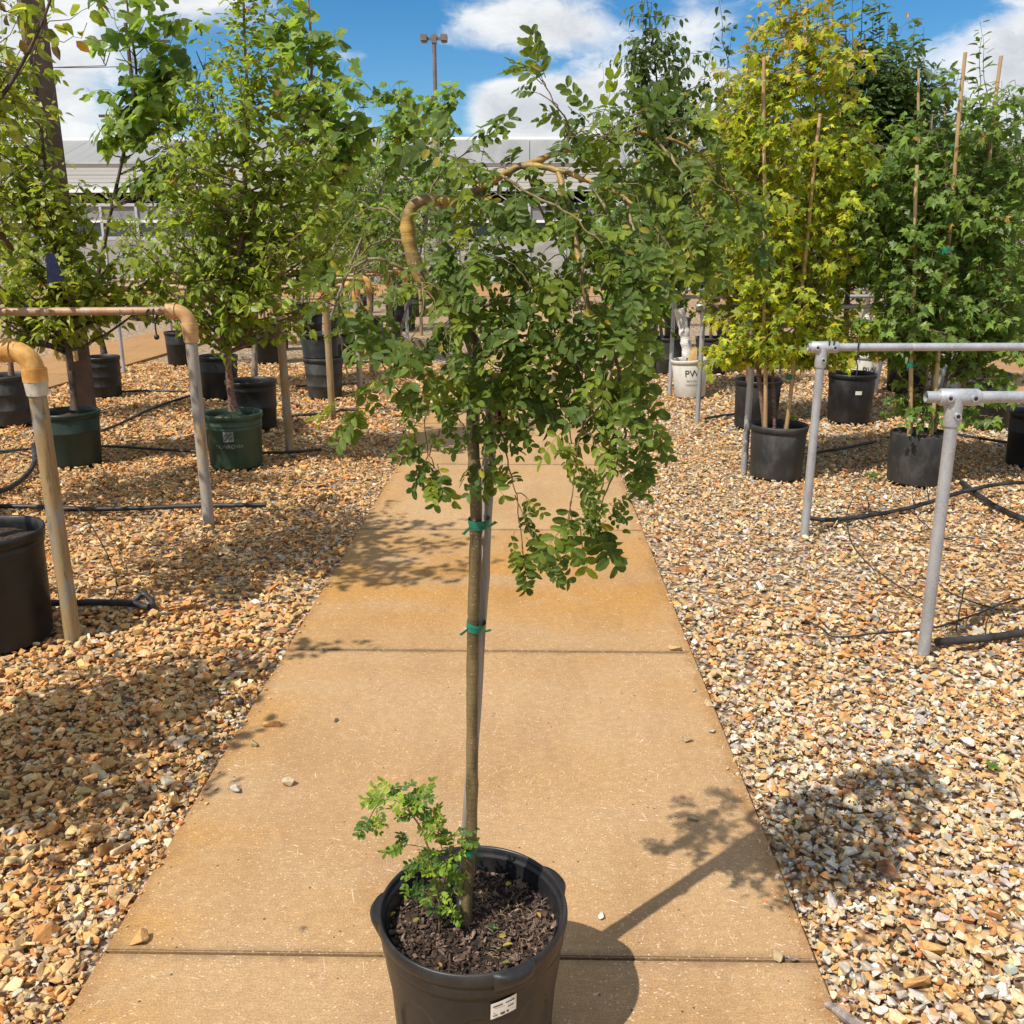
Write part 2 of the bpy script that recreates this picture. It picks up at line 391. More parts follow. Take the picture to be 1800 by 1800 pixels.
def make_slab_mesh(wx, wy):
    bm = bmesh.new(); bmesh.ops.create_cube(bm, size=1.0)
    bmesh.ops.scale(bm, vec=(wx, wy, .1), verts=bm.verts)
    bmesh.ops.translate(bm, vec=(0, 0, -.05), verts=bm.verts)
    ed = [e for e in bm.edges if all(v.co.z > -.01 for v in e.verts)]
    bmesh.ops.bevel(bm, geom=ed, offset=.003, segments=2, affect='EDGES')
    me = bpy.data.meshes.new('slab'); bm.to_mesh(me); bm.free(); me.materials.append(M['concrete'])
    return me
slab = make_slab_mesh(1.52, 1.519)
def path(name, xc, y0, n, label):
    root = link(name, None, None, (xc, y0, 0)); tag(root, label, None, None, 'structure')
    for k in range(n):
        link('slab', slab, root, (0, (k + .5) * 1.527, 0))
path('path', (PX0 + PX1) / 2, 1.597 - 3 * 1.527, 19, 'tan concrete path of square slabs running away between the gravel beds')
path('path', -5.95, 3.2, 16, 'second tan concrete path beyond the left gravel bed')
path('path', 5.75, 3.2, 16, 'third tan concrete path beyond the right gravel bed')
cp = MB(); cp.box((-40, 29.2, -.1), (40, 39.6, 0.0)); tag(cp.build('pavement', M['concrete']), 'tan concrete apron in front of the greenhouse', None, None, 'structure')

POTS_XY = []          # (x, y, r) filled by the pots, used to keep stones out of them
RNG = np.random.default_rng(7)


def hull_stone(seed, npts=10, bevel=True):
    r = np.random.default_rng(seed); bm = bmesh.new()
    for _ in range(npts):
        p = r.normal(size=3); p /= np.linalg.norm(p); p = np.sign(p) * np.abs(p) ** .72; p *= r.uniform(.86, 1.0)
        p *= np.array([1, r.uniform(.65, .95), r.uniform(.5, .8)]); bm.verts.new(p)
    h = bmesh.ops.convex_hull(bm, input=bm.verts)
    bmesh.ops.delete(bm, geom=[e for e in h['geom_interior'] if isinstance(e, bmesh.types.BMVert)], context='VERTS')
    if bevel: bmesh.ops.bevel(bm, geom=bm.edges[:], offset=.10, segments=1, affect='EDGES', clamp_overlap=True)
    bmesh.ops.triangulate(bm, faces=bm.faces)
    bm.verts.index_update()
    V = np.array([v.co[:] for v in bm.verts]); T = np.array([[v.index for v in f.verts] for f in bm.faces]); bm.free()
    V -= V.mean(0)
    return V, T
ST_HI = [hull_stone(k, 10) for k in range(14)]; ST_LO = [hull_stone(50 + k, 11, False) for k in range(14)]; ST_XLO = [hull_stone(90 + k, 7, False) for k in range(8)]
PAL = np.array([(.52, .29, .115), (.52, .355, .17), (.53, .40, .225), (.54, .44, .29), (.46, .21, .08), (.28, .155, .075), (.42, .39, .33), (.56, .53, .46), (.17, .16, .155), (.40, .30, .17)])
W_L = np.array([.30, .31, .19, .05, .07, .03, .02, .02, .002, .04]); W_R = np.array([.25, .22, .17, .11, .10, .01, .09, .03, .002, .04])
W_L /= W_L.sum(); W_R /= W_R.sum()


def rand_rot(n, rng, tilt):
    q = rng.normal(size=(n, 4)); ang = rng.uniform(0, 2 * np.pi, n)
    c, s = np.cos(ang), np.sin(ang); z = np.zeros(n); o = np.ones(n)
    Rz = np.stack([np.stack([c, -s, z], -1), np.stack([s, c, z], -1), np.stack([z, z, o], -1)], 1)
    a, b = rng.normal(0, tilt, n), rng.normal(0, tilt, n)
    Rx = np.stack([np.stack([o, z, z], -1), np.stack([z, np.cos(a), -np.sin(a)], -1), np.stack([z, np.sin(a), np.cos(a)], -1)], 1)
    Ry = np.stack([np.stack([np.cos(b), z, np.sin(b)], -1), np.stack([z, o, z], -1), np.stack([-np.sin(b), z, np.cos(b)], -1)], 1)
    return Rz @ Rx @ Ry


def fracs(x, y):   # slow patches for the colour mix
    return .5 + .5 * np.sin(1.7 * x + 2.3 * np.sin(.9 * y) + .7) * np.sin(1.3 * y + 1.9 * np.sin(1.1 * x))


def scatter(zones):
    Vs, Ts, Cs = [], [], []; base = 0
    for (x0, x1, y0, y1, dens, size, temps) in zones:
        n = int((x1 - x0) * (y1 - y0) * abs(dens))
        x = RNG.uniform(x0, x1, n); y = RNG.uniform(y0, y1, n)
        if dens < 0: sd = RNG.uniform(0, 1, n) < .5; off = np.abs(RNG.normal(0, .022, n)); x = np.where(sd, PX0 + off - .012, PX1 - off + .012)
        half = .62 * (y + .45) + .5
        ok = (np.abs(x + .018 * y) < half) & ~((x > PX0 - .008) & (x < PX1 + .008))
        if dens < 0: ok = (np.abs(x + .018 * y) < half) & (x > PX0 - .02) & (x < PX1 + .02)
        ok &= ~((x > -6.75) & (x < -5.15)) & ~((x > 4.95) & (x < 6.55))
        for (a, b, r) in POTS_XY: ok &= (x - a) ** 2 + (y - b) ** 2 > (r * .97) ** 2
        x, y = x[ok], y[ok]; n = len(x)
        s = size * np.exp(RNG.normal(0, .30, n)) * np.where(x < 0, 1.06, .98)
        edge = np.minimum(np.abs(x - PX0), np.abs(x - PX1))
        s = np.where(edge < .05, s * .75, s)
        up = RNG.uniform(0, 1, n) < .5
        z = np.where(up, RNG.uniform(-.016, -.006, n), RNG.uniform(-.03, -.018, n))
        if dens < 0: z = s * .35 + .0005
        idx = np.empty(n, int); L = x < 0; f = fracs(x, y)
        idx[L] = RNG.choice(10, L.sum(), p=W_L); idx[~L] = RNG.choice(10, (~L).sum(), p=W_R)
        sw = (RNG.uniform(0, 1, n) < .42 * f ** 2) & ~L; idx[sw] = RNG.choice([3, 6, 7], sw.sum())
        nearp = (edge < .2) & (RNG.uniform(0, 1, n) < .2); idx[nearp] = RNG.choice([6, 7, 3], nearp.sum())
        col = PAL[idx] * np.where((x < 0)[:, None], np.array([[1.12, 1.02, .88]]), np.array([[1.10, 1.07, 1.03]])) * np.exp(RNG.normal(0, .12, (n, 1))) * (1 + RNG.normal(0, .04, (n, 3)))
        tsel = RNG.integers(0, len(temps), n); Rm = rand_rot(n, RNG, .28)
        sc = s[:, None] * np.stack([RNG.uniform(.85, 1.25, n), RNG.uniform(.75, 1.0, n), RNG.uniform(.6, 1.0, n)], 1)
        for k, (V, T) in enumerate(temps):
            q = np.where(tsel == k)[0]
            if not len(q): continue
            P = (V[None] * sc[q][:, None, :]) @ np.transpose(Rm[q], (0, 2, 1)) + np.stack([x[q], y[q], z[q]], 1)[:, None, :]
            Vs.append(P.reshape(-1, 3)); Cs.append(np.repeat(col[q], len(V), 0))
            Ts.append((T[None] + (np.arange(len(q)) * len(V))[:, None, None]).reshape(-1, 3) + base); base += len(q) * len(V)
    me = np_mesh('gravel', np.concatenate(Vs), np.concatenate(Ts), np.clip(np.concatenate(Cs), 0, 1), M['stone'], False)
    return tag(link('gravel', me), 'angular tan, orange and grey gravel stones filling the beds beside the path', None, None, 'stuff')


# ------------------------------------------------------------------ leaves
def leaf_template(kind):
    if kind in ('ovate', 'oval', 'lance', 'heart'):
        ys = np.array([0, .2, .52, .86, 1.0]) if kind == 'oval' else np.array([0, .22, .52, .8, 1.0])
        wd = {'ovate': [0, .27, .31, .16, 0], 'oval': [0, .20, .275, .185, 0], 'lance': [0, .15, .20, .13, 0], 'heart': [.05, .44, .40, .18, 0]}[kind]
        V = [(0, y, 0) for y in ys]
        if kind == 'heart': V[0] = (0, .06, 0); 
        for sgn in (-1, 1):
            V += [(sgn * wd[k], ys[k] - (.08 if kind == 'heart' and k == 1 else 0), abs(wd[k]) * .35) for k in (1, 2, 3)]
        T = []
        for o, fl in ((5, False), (8, True)):
            q = [(0, o, 1), (1, o, o + 1), (1, o + 1, 2), (2, o + 1, o + 2), (2, o + 2, 3), (3, o + 2, 4)]
            T += [(a, c, b) if not fl else (a, b, c) for a, b, c in q]
        V = np.array(V, float); V[:, 2] -= .18 * V[:, 1] ** 2
        return V, np.array(T)
    if kind == 'maple':
        L = [(-.08, .02), (-.36, .09), (-.20, .26), (-.38, .42), (-.54, .57), (-.22, .55), (-.15, .76)]
    elif kind == 'tulip':
        L = [(-.22, .02), (-.46, .16), (-.34, .42), (-.50, .66), (-.34, .84), (-.12, .80)]
    else:
        L = [(-.3, .2), (-.35, .5)]
    tip = (0, 1.0) if kind == 'maple' else (0, .74)
    per = [(0, 0)] + L + [tip] + [(-x, y) for x, y in reversed(L)]
    V = [(0, .4, 0)] + [(x, y, .22 * abs(x) - .5 * max(0, abs(x) - .2) - .30 * y * y) for x, y in per]
    n = len(per); T = [(0, 1 + (k + 1) % n, 1 + k) for k in range(n)]
    return np.array(V, float), np.array(T)
LT = {k: leaf_template(k) for k in ('ovate', 'oval', 'lance', 'heart', 'maple', 'tulip')}


def frames(axis, nrm):
    y = axis / np.linalg.norm(axis, axis=1, keepdims=True)
    x = np.cross(y, nrm); x /= np.linalg.norm(x, axis=1, keepdims=True) + 1e-9
    z = np.cross(x, y); return np.stack([x, y, z], 2)       # columns


def leaves_mesh(name, kind, pos, axis, nrm, size, col, mat):
    V, T = LT[kind]; n = len(pos)
    Rm = frames(axis, nrm)
    lr = np.random.default_rng(n); sc3 = size[:, None] * np.stack([lr.uniform(.68, 1.15, n), np.ones(n), lr.uniform(-.5, 2.2, n)], 1)
    P = (V[None] * sc3[:, None, :]) @ np.transpose(Rm, (0, 2, 1)) + pos[:, None, :]
    TT = (T[None] + (np.arange(n) * len(V))[:, None, None]).reshape(-1, 3)
    return np_mesh(name, P.reshape(-1, 3), TT, np.repeat(col, len(V), 0), mat, False)


def palette(rng, cols, n, jit=.18):
    cols = np.array([c[:3] for c in cols]); wts = None
    a = cols[rng.integers(0, len(cols), n)]; b = cols[rng.integers(0, len(cols), n)]; f = rng.uniform(0, 1, (n, 1))
    return np.clip((a * f + b * (1 - f)) * np.exp(rng.normal(0, jit, (n, 1))), .004, .9)


# palettes (base colours of leaves)
G_MID = [(0.212, 0.288, 0.0385), (0.146, 0.222, 0.033), (0.308, 0.374, 0.055), (0.244, 0.316, 0.044)]
G_YEL = [(0.281, 0.33, 0.046), (0.203, 0.261, 0.0345), (0.374, 0.413, 0.069), (0.156, 0.214, 0.0322)]
G_TULIP = [(0.15, 0.248, 0.0605), (0.225, 0.331, 0.066), (0.112, 0.193, 0.0495), (0.3, 0.4, 0.0825)]
G_DARK = [(0.0719, 0.121, 0.0323), (0.101, 0.161, 0.0416), (0.137, 0.202, 0.052), (0.0575, 0.0941, 0.0289)]
G_GREEN = [(0.12, 0.205, 0.0399), (0.0826, 0.152, 0.0315), (0.166, 0.258, 0.0473), (0.226, 0.317, 0.0578)]
Y_MAPLE = [(0.452, 0.484, 0.033), (0.315, 0.391, 0.029), (0.578, 0.565, 0.046), (0.201, 0.282, 0.025), (0.389, 0.458, 0.033), (0.503, 0.458, 0.042), (0.184, 0.26, 0.035), (0.138, 0.212, 0.03), (0.276, 0.342, 0.04)]
Y_DULL = [(0.299, 0.302, 0.035), (0.194, 0.245, 0.03), (0.389, 0.331, 0.05), (0.134, 0.202, 0.03)]
G_BRIGHT = [(0.168, 0.294, 0.05), (0.116, 0.221, 0.04), (0.221, 0.347, 0.065)]


def tree(name, label, cat, group, base, trunks, trunk_r, envs, leaf, size, cols, bark='bark_grey', seed=1, step=.032, k=.9, droop=.35, sub=3, sublen=(.12, .28), shoots=(), nleafobj=0,
         zmin=.55, leafmat='leaf', maxbranch=10, topcols=None, start=.3, extra_twigs=(), trunk_leaf=None):
    """a young nursery tree: tapered trunk(s), limbs that sweep up into the crown, twigs and leaves on them"""
    rng = np.random.default_rng(seed); base = Vector(base)
    root = thing(name, base, label, cat, group)
    TR = []
    for i, tp in enumerate(trunks):
        pts = smooth_path(tp, 5); n = len(pts)
        rr = [trunk_r * (1 - .8 * (j / (n - 1))) * (1 if i == 0 else .75) for j in range(n)]
        rr = [r * (1 + .10 * math.sin(j * 2.1 + i)) for j, r in enumerate(rr)]
        if i == 0: rr[0] *= 1.35
        m = MB(); m.tube(pts, rr, 9); m.build('trunk', M[bark], root, base)
        TR.append((pts, rr))
    A_pos, A_ax, A_nr, A_sz, A_z = [], [], [], [], []

    def add_leaf(p, tan, sc=1.0):
        a = rng.uniform(0, 2 * math.pi); rad = Vector((math.cos(a), math.sin(a), rng.uniform(-.25, .35)))
        ax = (rad - tan * rad.dot(tan)) * .9 + tan * rng.uniform(.2, .7) + Vector((0, 0, -droop * rng.uniform(.3, 1.6)))
        nr = Vector((rng.normal(0, .5) - .5, rng.normal(0, .5) - .55, 1.0))
        A_pos.append(p + ax.normalized() * size * .25); A_ax.append(ax); A_nr.append(nr); A_sz.append(size * sc * rng.uniform(.65, 1.2))
    polys = []

    def limb(q, tgt, r0, leafy=True, bend=1.0):
        d = tgt - q; L = d.length; hz = Vector((d.x, d.y, 0))
        c1 = q + hz * .35 * bend + Vector((0, 0, .12 * L)); c2 = tgt - Vector((hz.x * .12, hz.y * .12, .3 * L * (1 if d.z > 0 else -.2)))
        n = max(5, int(L / .09)); pts = []
        for j in range(n + 1):
            u = j / n; v = 1 - u
            p = q * v ** 3 + c1 * 3 * u * v * v + c2 * 3 * u * u * v + tgt * u ** 3
            pts.append(p + Vector(rng.normal(0, .008, 3)))
        polys.append((pts, [max(.0012, r0 * (1 - .85 * j / n)) for j in range(n + 1)], L))
        if not leafy: return pts
        acc = 0
        for j in range(1, n + 1):
            seg = pts[j] - pts[j - 1]; sl = seg.length; tn = seg.normalized()
            if j / n < start: continue
            m_ = max(1, int(sl / step + rng.uniform(0, 1)))
            for _ in range(m_): add_leaf(pts[j - 1].lerp(pts[j], rng.uniform(0, 1)), tn, 1.0 if j / n < .9 else .8)
        return pts

    def from_trunk(tgt):
        best = None
        for pts, rr in TR:
            hd = min((Vector((p.x - tgt.x, p.y - tgt.y, 0)).length for p in pts))
            zt = tgt.z - k * hd - rng.uniform(.02, .2)
            zt = min(max(zt, base.z + zmin), pts[-1].z - .02)
            j = min(range(len(pts)), key=lambda j_: abs(pts[j_].z - zt))
            dd = (pts[j] - tgt).length
            if best is None or dd < best[0]: best = (dd, pts[j], rr[j])
        return best[1], best[2]

    for (c, rad, n) in envs:
        for _ in range(n):
            u = rng.normal(size=3); u /= np.linalg.norm(u); u *= rng.uniform(.15, 1) ** .45
            tgt = Vector(c) + Vector((u[0] * rad[0], u[1] * rad[1], u[2] * rad[2]))
            q, r = from_trunk(tgt)
            pts = limb(q, tgt, max(.003, min(.55 * r, .012)))
            for _s in range(sub):
                j = int(len(pts) * rng.uniform(.3, .95)); j = min(j, len(pts) - 1)
                dr = Vector((rng.normal(), rng.normal(), rng.uniform(-.2, 1.1) - droop * .6)).normalized()
                limb(pts[j], pts[j] + dr * rng.uniform(*sublen), .0025)
    for (p0, p1) in shoots:
        limb(Vector(p0), Vector(p1), .005, True, .2)
    for tw in extra_twigs:
        pts = smooth_path(tw, 5); polys.append((pts, [.009 * (1 - .6 * j / len(pts)) for j in range(len(pts))], 9))
        for j in range(2, len(pts), 2):
            dr = Vector((rng.normal(), rng.normal() * .6, rng.uniform(-.3, .8))).normalized(); limb(pts[j], pts[j] + dr * rng.uniform(.1, .22), .0022)
    if trunk_leaf:
        z0, z1, nn, spr = trunk_leaf
        for _ in range(nn):
            pts, rr = TR[0]; cand = [p for p in pts if z0 <= p.z <= z1]
            if cand:
                p = cand[rng.integers(0, len(cand))] + Vector((rng.normal(0, spr), rng.normal(0, spr), rng.normal(0, .04))); add_leaf(p, Vector((0, 0, 1)), .85)
    polys.sort(key=lambda x: -x[2] * x[1][0])
    for pts, rr, L in polys[:maxbranch]:
        m = MB(); m.tube(pts, rr, 6); m.build('branch', M[bark], root, base)
    m = MB()
    for pts, rr, L in polys[maxbranch:]: m.tube(pts, rr, 4, False)
    if m.v: tag(m.build('twigs', M['twig' if bark != 'bark_dark' else 'bark_dark'], root, base), kind='stuff')
    P = np.array([v[:] for v in A_pos]); AX = np.array([v[:] for v in A_ax]); NR = np.array([v[:] for v in A_nr]); S = np.array(A_sz)
    col = palette(rng, cols, len(P))
    if topcols:
        f = np.clip((P[:, 2] - topcols[1]) / (topcols[2] - topcols[1]), 0, 1)
        sw = rng.uniform(0, 1, len(P)) < f; col[sw] = palette(rng, topcols[0], int(sw.sum()))
    odd = rng.uniform(0, 1, len(P)) < .008; col[odd] = palette(rng, [(.45, .28, .03), (.3, .15, .03)], int(odd.sum()))
    mat = M[leafmat]
    mask = np.zeros(len(P), bool)
    if nleafobj:
        dist = np.linalg.norm(P - np.array([0, 0, H]), axis=1) / S
        # in the frame only
        infr = (np.abs(P[:, 0] + .018 * P[:, 1]) < .57 * (P[:, 1])) & (P[:, 2] < H + .24 * P[:, 1])
        dist = np.where(infr, dist, 1e9); pick = np.argsort(dist)[:nleafobj]; mask[pick] = True
        NV = 14; V, T = LT[leaf]; var = []
        for v in range(NV):
            Vv = V.copy(); Vv[:, 0] *= rng.uniform(.68, 1.15); Vv[:, 2] *= rng.uniform(-.4, 2.0); Vv[:, 2] += rng.normal(0, .15) * Vv[:, 1] ** 2 + rng.normal(0, .1) * Vv[:, 0]
            cc = col[pick[rng.integers(0, len(pick))]]
            var.append(np_mesh('leaf', Vv, T, np.repeat(cc[None], len(V), 0), mat, False))
        Rm = frames(AX[pick], NR[pick]); vc = np.array([np.array(m_.color_attributes[0].data[0].color)[:3] for m_ in var])
        for a, i in enumerate(pick):
            vi = int(np.argsort(np.abs(vc - col[i]).sum(1))[rng.integers(0, 2)])
            o = bpy.data.objects.new('leaf', var[vi]); C.objects.link(o); o.parent = root
            mt = Matrix(Rm[a].tolist()).to_4x4() @ Matrix.Scale(float(S[i]), 4)
            mt.translation = Vector(P[i]) - base; o.matrix_local = mt
    r_ = ~mask
    if r_.any():
        me = leaves_mesh('foliage', leaf, P[r_] - np.array(base[:]), AX[r_], NR[r_], S[r_], col[r_], mat)
        tag(link('foliage', me, root), kind='stuff')
    return root


# ------------------------------------------------------------------ pots
def pot(loc, r, h, mat, label, group='nursery pots in the gravel beds', taper=.86, soil=.05, n=36, rim=True, name='plant_pot', tilt=None, bands=(.62,)):
    root = thing(name, loc, label, 'pot', group); POTS_XY.append((loc[0], loc[1], r * taper))
    b = MB(); rb = r * taper
    prof = [(0, 0.0), (rb * .96, 0.0), (rb, .012)]
    for f in bands:
        rr = rb + (r * .965 - rb) * f; prof += [(rr, h * f - .006), (rr + .004, h * f), (rr + .004, h * f + .012), (rr + .001, h * f + .018)]
    prof += [(r * .965, h - .045), (r * .955, h - .04), (r * .93, h - .04), (rb * .97 + (r * .93 - rb * .97) * .7, h * .6)]
    b.lathe(prof, n); b.build('body', mat, root)
    if rim:
        q = MB(); q.lathe([(r * .945, h - .042), (r * 1.0, h - .04), (r * 1.015, h - .012), (r * 1.01, h - .002), (r * .985, h), (r * .95, h - .006), (r * .93, h - .03), (r * .925, h - .06)], n); q.build('rim', mat, root)
    s = MB(); pr = np.random.default_rng(int(abs(loc[0] * 977 + loc[1] * 131)))
    prof = [(r * .925, h - soil - .006), (r * .7, h - soil + .002), (r * .4, h - soil + .006), (0.001, h - soil + .012)]
    s.lathe(prof, 24); s.v = [(x + pr.normal(0, .001), y + pr.normal(0, .001), z + pr.normal(0, .005)) for x, y, z in s.v]
    s.build('soil', M['soil'], root)
    if tilt: root.rotation_euler = tilt
    return root


def wrap_text(body, size, r, ang, z, parent, mat, name='lettering', r_slope=0.0, depth=.0006):
    """lettering printed on a round pot: a text turned into a mesh and bent round the wall"""
    cu = bpy.data.curves.new('lettering', 'FONT'); cu.body = body; cu.size = size; cu.align_x = 'CENTER'
    ob = bpy.data.objects.new('lettering', cu); C.objects.link(ob); bpy.context.view_layer.update()
    me = bpy.data.meshes.new_from_object(ob.evaluated_get(bpy.context.evaluated_depsgraph_get()))
    bpy.data.objects.remove(ob); bpy.data.curves.remove(cu)
    for v in me.vertices:
        rr = r + (v.co.y + z) * r_slope + depth * 3; a = ang + v.co.x / rr
        v.co = Vector((math.cos(a) * rr, math.sin(a) * rr, z + v.co.y))
    me.materials.clear(); me.materials.append(mat)
    return link(name, me, parent)


def curved_patch(w_, h_, r, ang, z, parent, mat, name, slope=0.0, off=.0012, skew=0.0, corner=0.0):
    m = MB(); n = 8; vs = []; fs = []
    for layer in (0, 1):
        for j in (0, 1):
            for i in range(n + 1):
                u = (i / n - .5) * w_; zz = z + (j - .5) * h_ + skew * u
                rr = r + zz * slope + off + layer * .0008; a = ang + u / rr; vs.append((math.cos(a) * rr, math.sin(a) * rr, zz))
    k = 2 * (n + 1)
    for i in range(n):
        fs.append((k + i, k + i + 1, k + n + 1 + i + 1, k + n + 1 + i))
    m.add(vs, fs, False); return m.build(name, mat, parent)


def potpos(px, py, r, tp=.86):
    p = PZ(px, py); Y = p.y + r * tp
    return Vector((D(px, py, Y).x, Y, -.012))
def env(px, py, rx, ry, n, Y, dep=None):
    c = D(px, py, Y); s = (c - Vector((0, 0, H))).length / F
    return (c, (rx * s, dep if dep else min(.40, rx * s), ry * s), n)
def tp(pts, Y, base=None):
    o = [D(p[0], p[1], Y + (p[2] if len(p) > 2 else 0)) for p in pts]
    if base is not None: o[0].z = min(o[0].z, base)
    return o

# ================================================================== GREENHOUSE, far lamp, utility pole
YG = 40.0
def zat(py, Y=YG): return D(900, py, Y).z
gh = thing('greenhouse', (0, YG, 0), 'long low greenhouse with pale grey ribbed roof and glazed grey front behind the rows', 'greenhouse')
M['poly'] = noisy_mat('grey_roof', (.22, .22, .21), (.27, .27, .26), .35, .5, 0, stretch=(4, .3, .3))
M['poly_light'] = noisy_mat('pale_panel', (.44, .44, .42), (.50, .50, .48), .3, .5, 0, stretch=(1, .3, 2))
M['white_metal'] = noisy_mat('white_metal', (.76, .76, .76), (.82, .82, .82), 2, .45)
M['grey_metal'] = noisy_mat('grey_metal', (.36, .38, .41), (.46, .48, .50), 2, .45)
M['gh_dark'] = noisy_mat('inside', (.03, .035, .04), (.07, .075, .08), 1.5, .8)
M['knee'] = noisy_mat('knee_wall', (.27, .27, .25), (.36, .36, .33), 1.2, .7, stretch=(1, 1, 3))
M['mesh_grey'] = noisy_mat('shade_mesh', (.19, .195, .205), (.25, .255, .265), 1.0, .7)
m, t = new_mat('window_glass'); out(t, pbsdf(t, Base_Color=(.03, .04, .045, 1), Roughness=.08, Specular_IOR_Level=.6)); M['glass'] = m
zr, ze, zl, zt = 6.15, zat(286), zat(334), zat(357)
W = 30.0; NP = 30; wp = 2 * W / NP
mp = MB(); mp.v = []; 
ang = math.atan2(zr - ze, 4.2)
for k in range(NP):
    q = MB(); x0 = -wp / 2 + .012
    vs = [(x0, 0, ze), (-x0, 0, ze), (-x0, 4.2, zr), (x0, 4.2, zr)]
    if k == 0:
        q.add(vs + [(a, b, c - .06) for a, b, c in vs], [(0, 1, 2, 3), (7, 6, 5, 4), (0, 4, 5, 1), (1, 5, 6, 2), (2, 6, 7, 3), (3, 7, 4, 0)], False)
        first = q.build('roof_panel', M['poly'], gh); first.location = (-W + wp / 2, 0, 0)
    else:
        o = first.copy(); C.objects.link(o); o.parent = gh; o.location = (-W + wp * (k + .5), 0, 0)
q = MB(); q.box((-W, 4.16, zr - .03), (W, 4.4, zr + .10)); q.build('ridge_cap', M['white_metal'], gh)
q = MB(); q.box((-W, 4.4, 0), (W, 4.5, zr - .05)); q.box((-W, 8, 0), (W, 8.1, ze)); q.build('rear_wall', M['gh_dark'], gh)
for k in range(7):                                            # pale front panels under the roof edge, built of horizontal boards
    z0 = zl + (ze - zl) * k / 7; q = MB(); q.box((-W, -.10 + .012 * (k % 2), z0 + .004), (W, -.02, z0 + (ze - zl) / 7 - .004)); q.build('front_board', M['poly_light'], gh)
q = MB(); q.box((-W, -.16, ze - .03), (W, .02, ze + .05)); q.build('roof_edge', M['grey_metal'], gh)
q = MB(); q.box((-W, -.35, zl - .10), (-14.0, -.05, zl + .04)); q.build('gutter', M['white_metal'], gh)
q = MB(); q.box((-14, -.15, zl - .05), (W, -.05, zl + .04)); q.box((-W, -.15, zt - .12), (W, -.05, zt)); q.build('truss_chord', M['grey_metal'], gh)
q = MB()
for k in range(80):
    x0 = -W + k * .75; a, b = (zt, zl - .05) if k % 2 else (zl - .05, zt); q.tube([(x0, -.1, a), (x0 + .75, -.1, b)], .025, 4, False)
q.build('truss_web', M['grey_metal'], gh)
zs, zm, zw, zk = zat(382), zat(388), zat(414), zat(420)
q = MB(); q.box((-W, -.06, zm), (W, -.02, zt - .12)); q.build('shade_screen', M['mesh_grey'], gh)
q = MB(); q.box((-W, -.12, zm - .08), (W, -.03, zm + .02)); q.build('rail', M['white_metal'], gh)
q = MB(); q.box((-W, -.10, zk - .04), (W, -.03, zk + .1)); q.build('sill', M['grey_metal'], gh)
for k in range(40):
    x0 = -W + 1.5 * k; q = MB(); q.box((x0 + .06, -.05, zk + .1), (x0 + 1.44, -.035, zm - .08))
    if k == 0: pane = q.build('window_pane', M['glass'], gh); mu = MB(); mu.box((x0 - .05, -.14, 0.0), (x0 + .05, -.04, zt - .12)); mull = mu.build('mullion', M['grey_metal'], gh)
    else:
        for s_ in (pane, mull):
            o = s_.copy(); C.objects.link(o); o.parent = gh; o.location = (1.5 * k, 0, 0)
for k in range(20):
    q = MB(); q.box((-W + 3 * k + .03, -.09, 0), (-W + 3 * k + 2.97, -.03, zk - .04))
    if k == 0: kn = q.build('knee_panel', M['knee'], gh)
    else: o = kn.copy(); C.objects.link(o); o.parent = gh; o.location = (3 * k, 0, 0)
dx = D(885, 440, YG).x
q = MB(); q.box((dx - .6, -.16, 0), (dx + .6, -.10, zat(438))); q.build('door', M['grey_metal'], gh)

Yl = 32.0; lx = D(768, 300, Yl).x; lz = zat(62, Yl)
lp = thing('light_pole', (lx, Yl, 0), 'tall slim grey-brown light pole with two lamp heads in front of the greenhouse', 'light pole')
q = MB(); q.tube([(0, 0, 0), (0, 0, lz - .15)], [.085, .065], 10); q.build('pole', M['poleg'], lp)
q = MB(); q.box((-.26, -.04, lz - .13), (.26, .04, lz - .05)); q.box((-.08, -.08, lz - .22), (.08, .08, lz + .04)); q.build('crossarm', M['poleg'], lp)
for sg in (-1, 1):
    q = MB(); q.box((sg * .32 - .10, -.20, lz - .17), (sg * .32 + .10, .16, lz + .01)); q.box((sg * .32 - .07, -.15, lz - .20), (sg * .32 + .07, .11, lz - .17)); q.build('lamp_head', M['poleg'], lp)

Yu = 70.0; ux = D(238, 200, Yu).x
up = thing('utility_pole', (ux, Yu, 0), 'far dark utility pole with two crossarms behind the trees at left', 'utility pole')
ztop = zat(60, Yu)
q = MB(); q.tube([(0, 0, 0), (0, 0, ztop + .8)], [.2, .12], 8); q.build('pole', M['bark_dark'], up)
for py, xl in ((70, 150), (202, 174)):
    z = zat(py, Yu); x0 = D(xl, py, Yu).x - ux; q = MB(); q.box((x0, -.08, z - .09), (-x0, .08, z + .09)); q.build('crossarm', M['bark_dark'], up)
    for sg in (-1, 1):
        q = MB(); xa = x0 * .82 * sg; xb = x0 * .35 * sg; zc = z - 1.55
        q.tube([(xa, 0, z - .05), ((xa + xb) / 2, 0, zc)], .035, 4); q.tube([(xb, 0, z - .05), ((xa + xb) / 2, 0, zc)], .035, 4); q.build('insulator', M['bark_dark'], up)
        q = MB(); c0 = (xa + xb) / 2
        q.tube([(c0 - 45 + 45 * u / 10, -10 + u, zc + 2.2 * (1 - u / 10) - 8.0 * (u / 10) * (1 - u / 10) + 2.0 * (1 - u / 10)) for u in range(11)], .03, 4, False); q.build('wire', M['bark_dark'], up)
del t

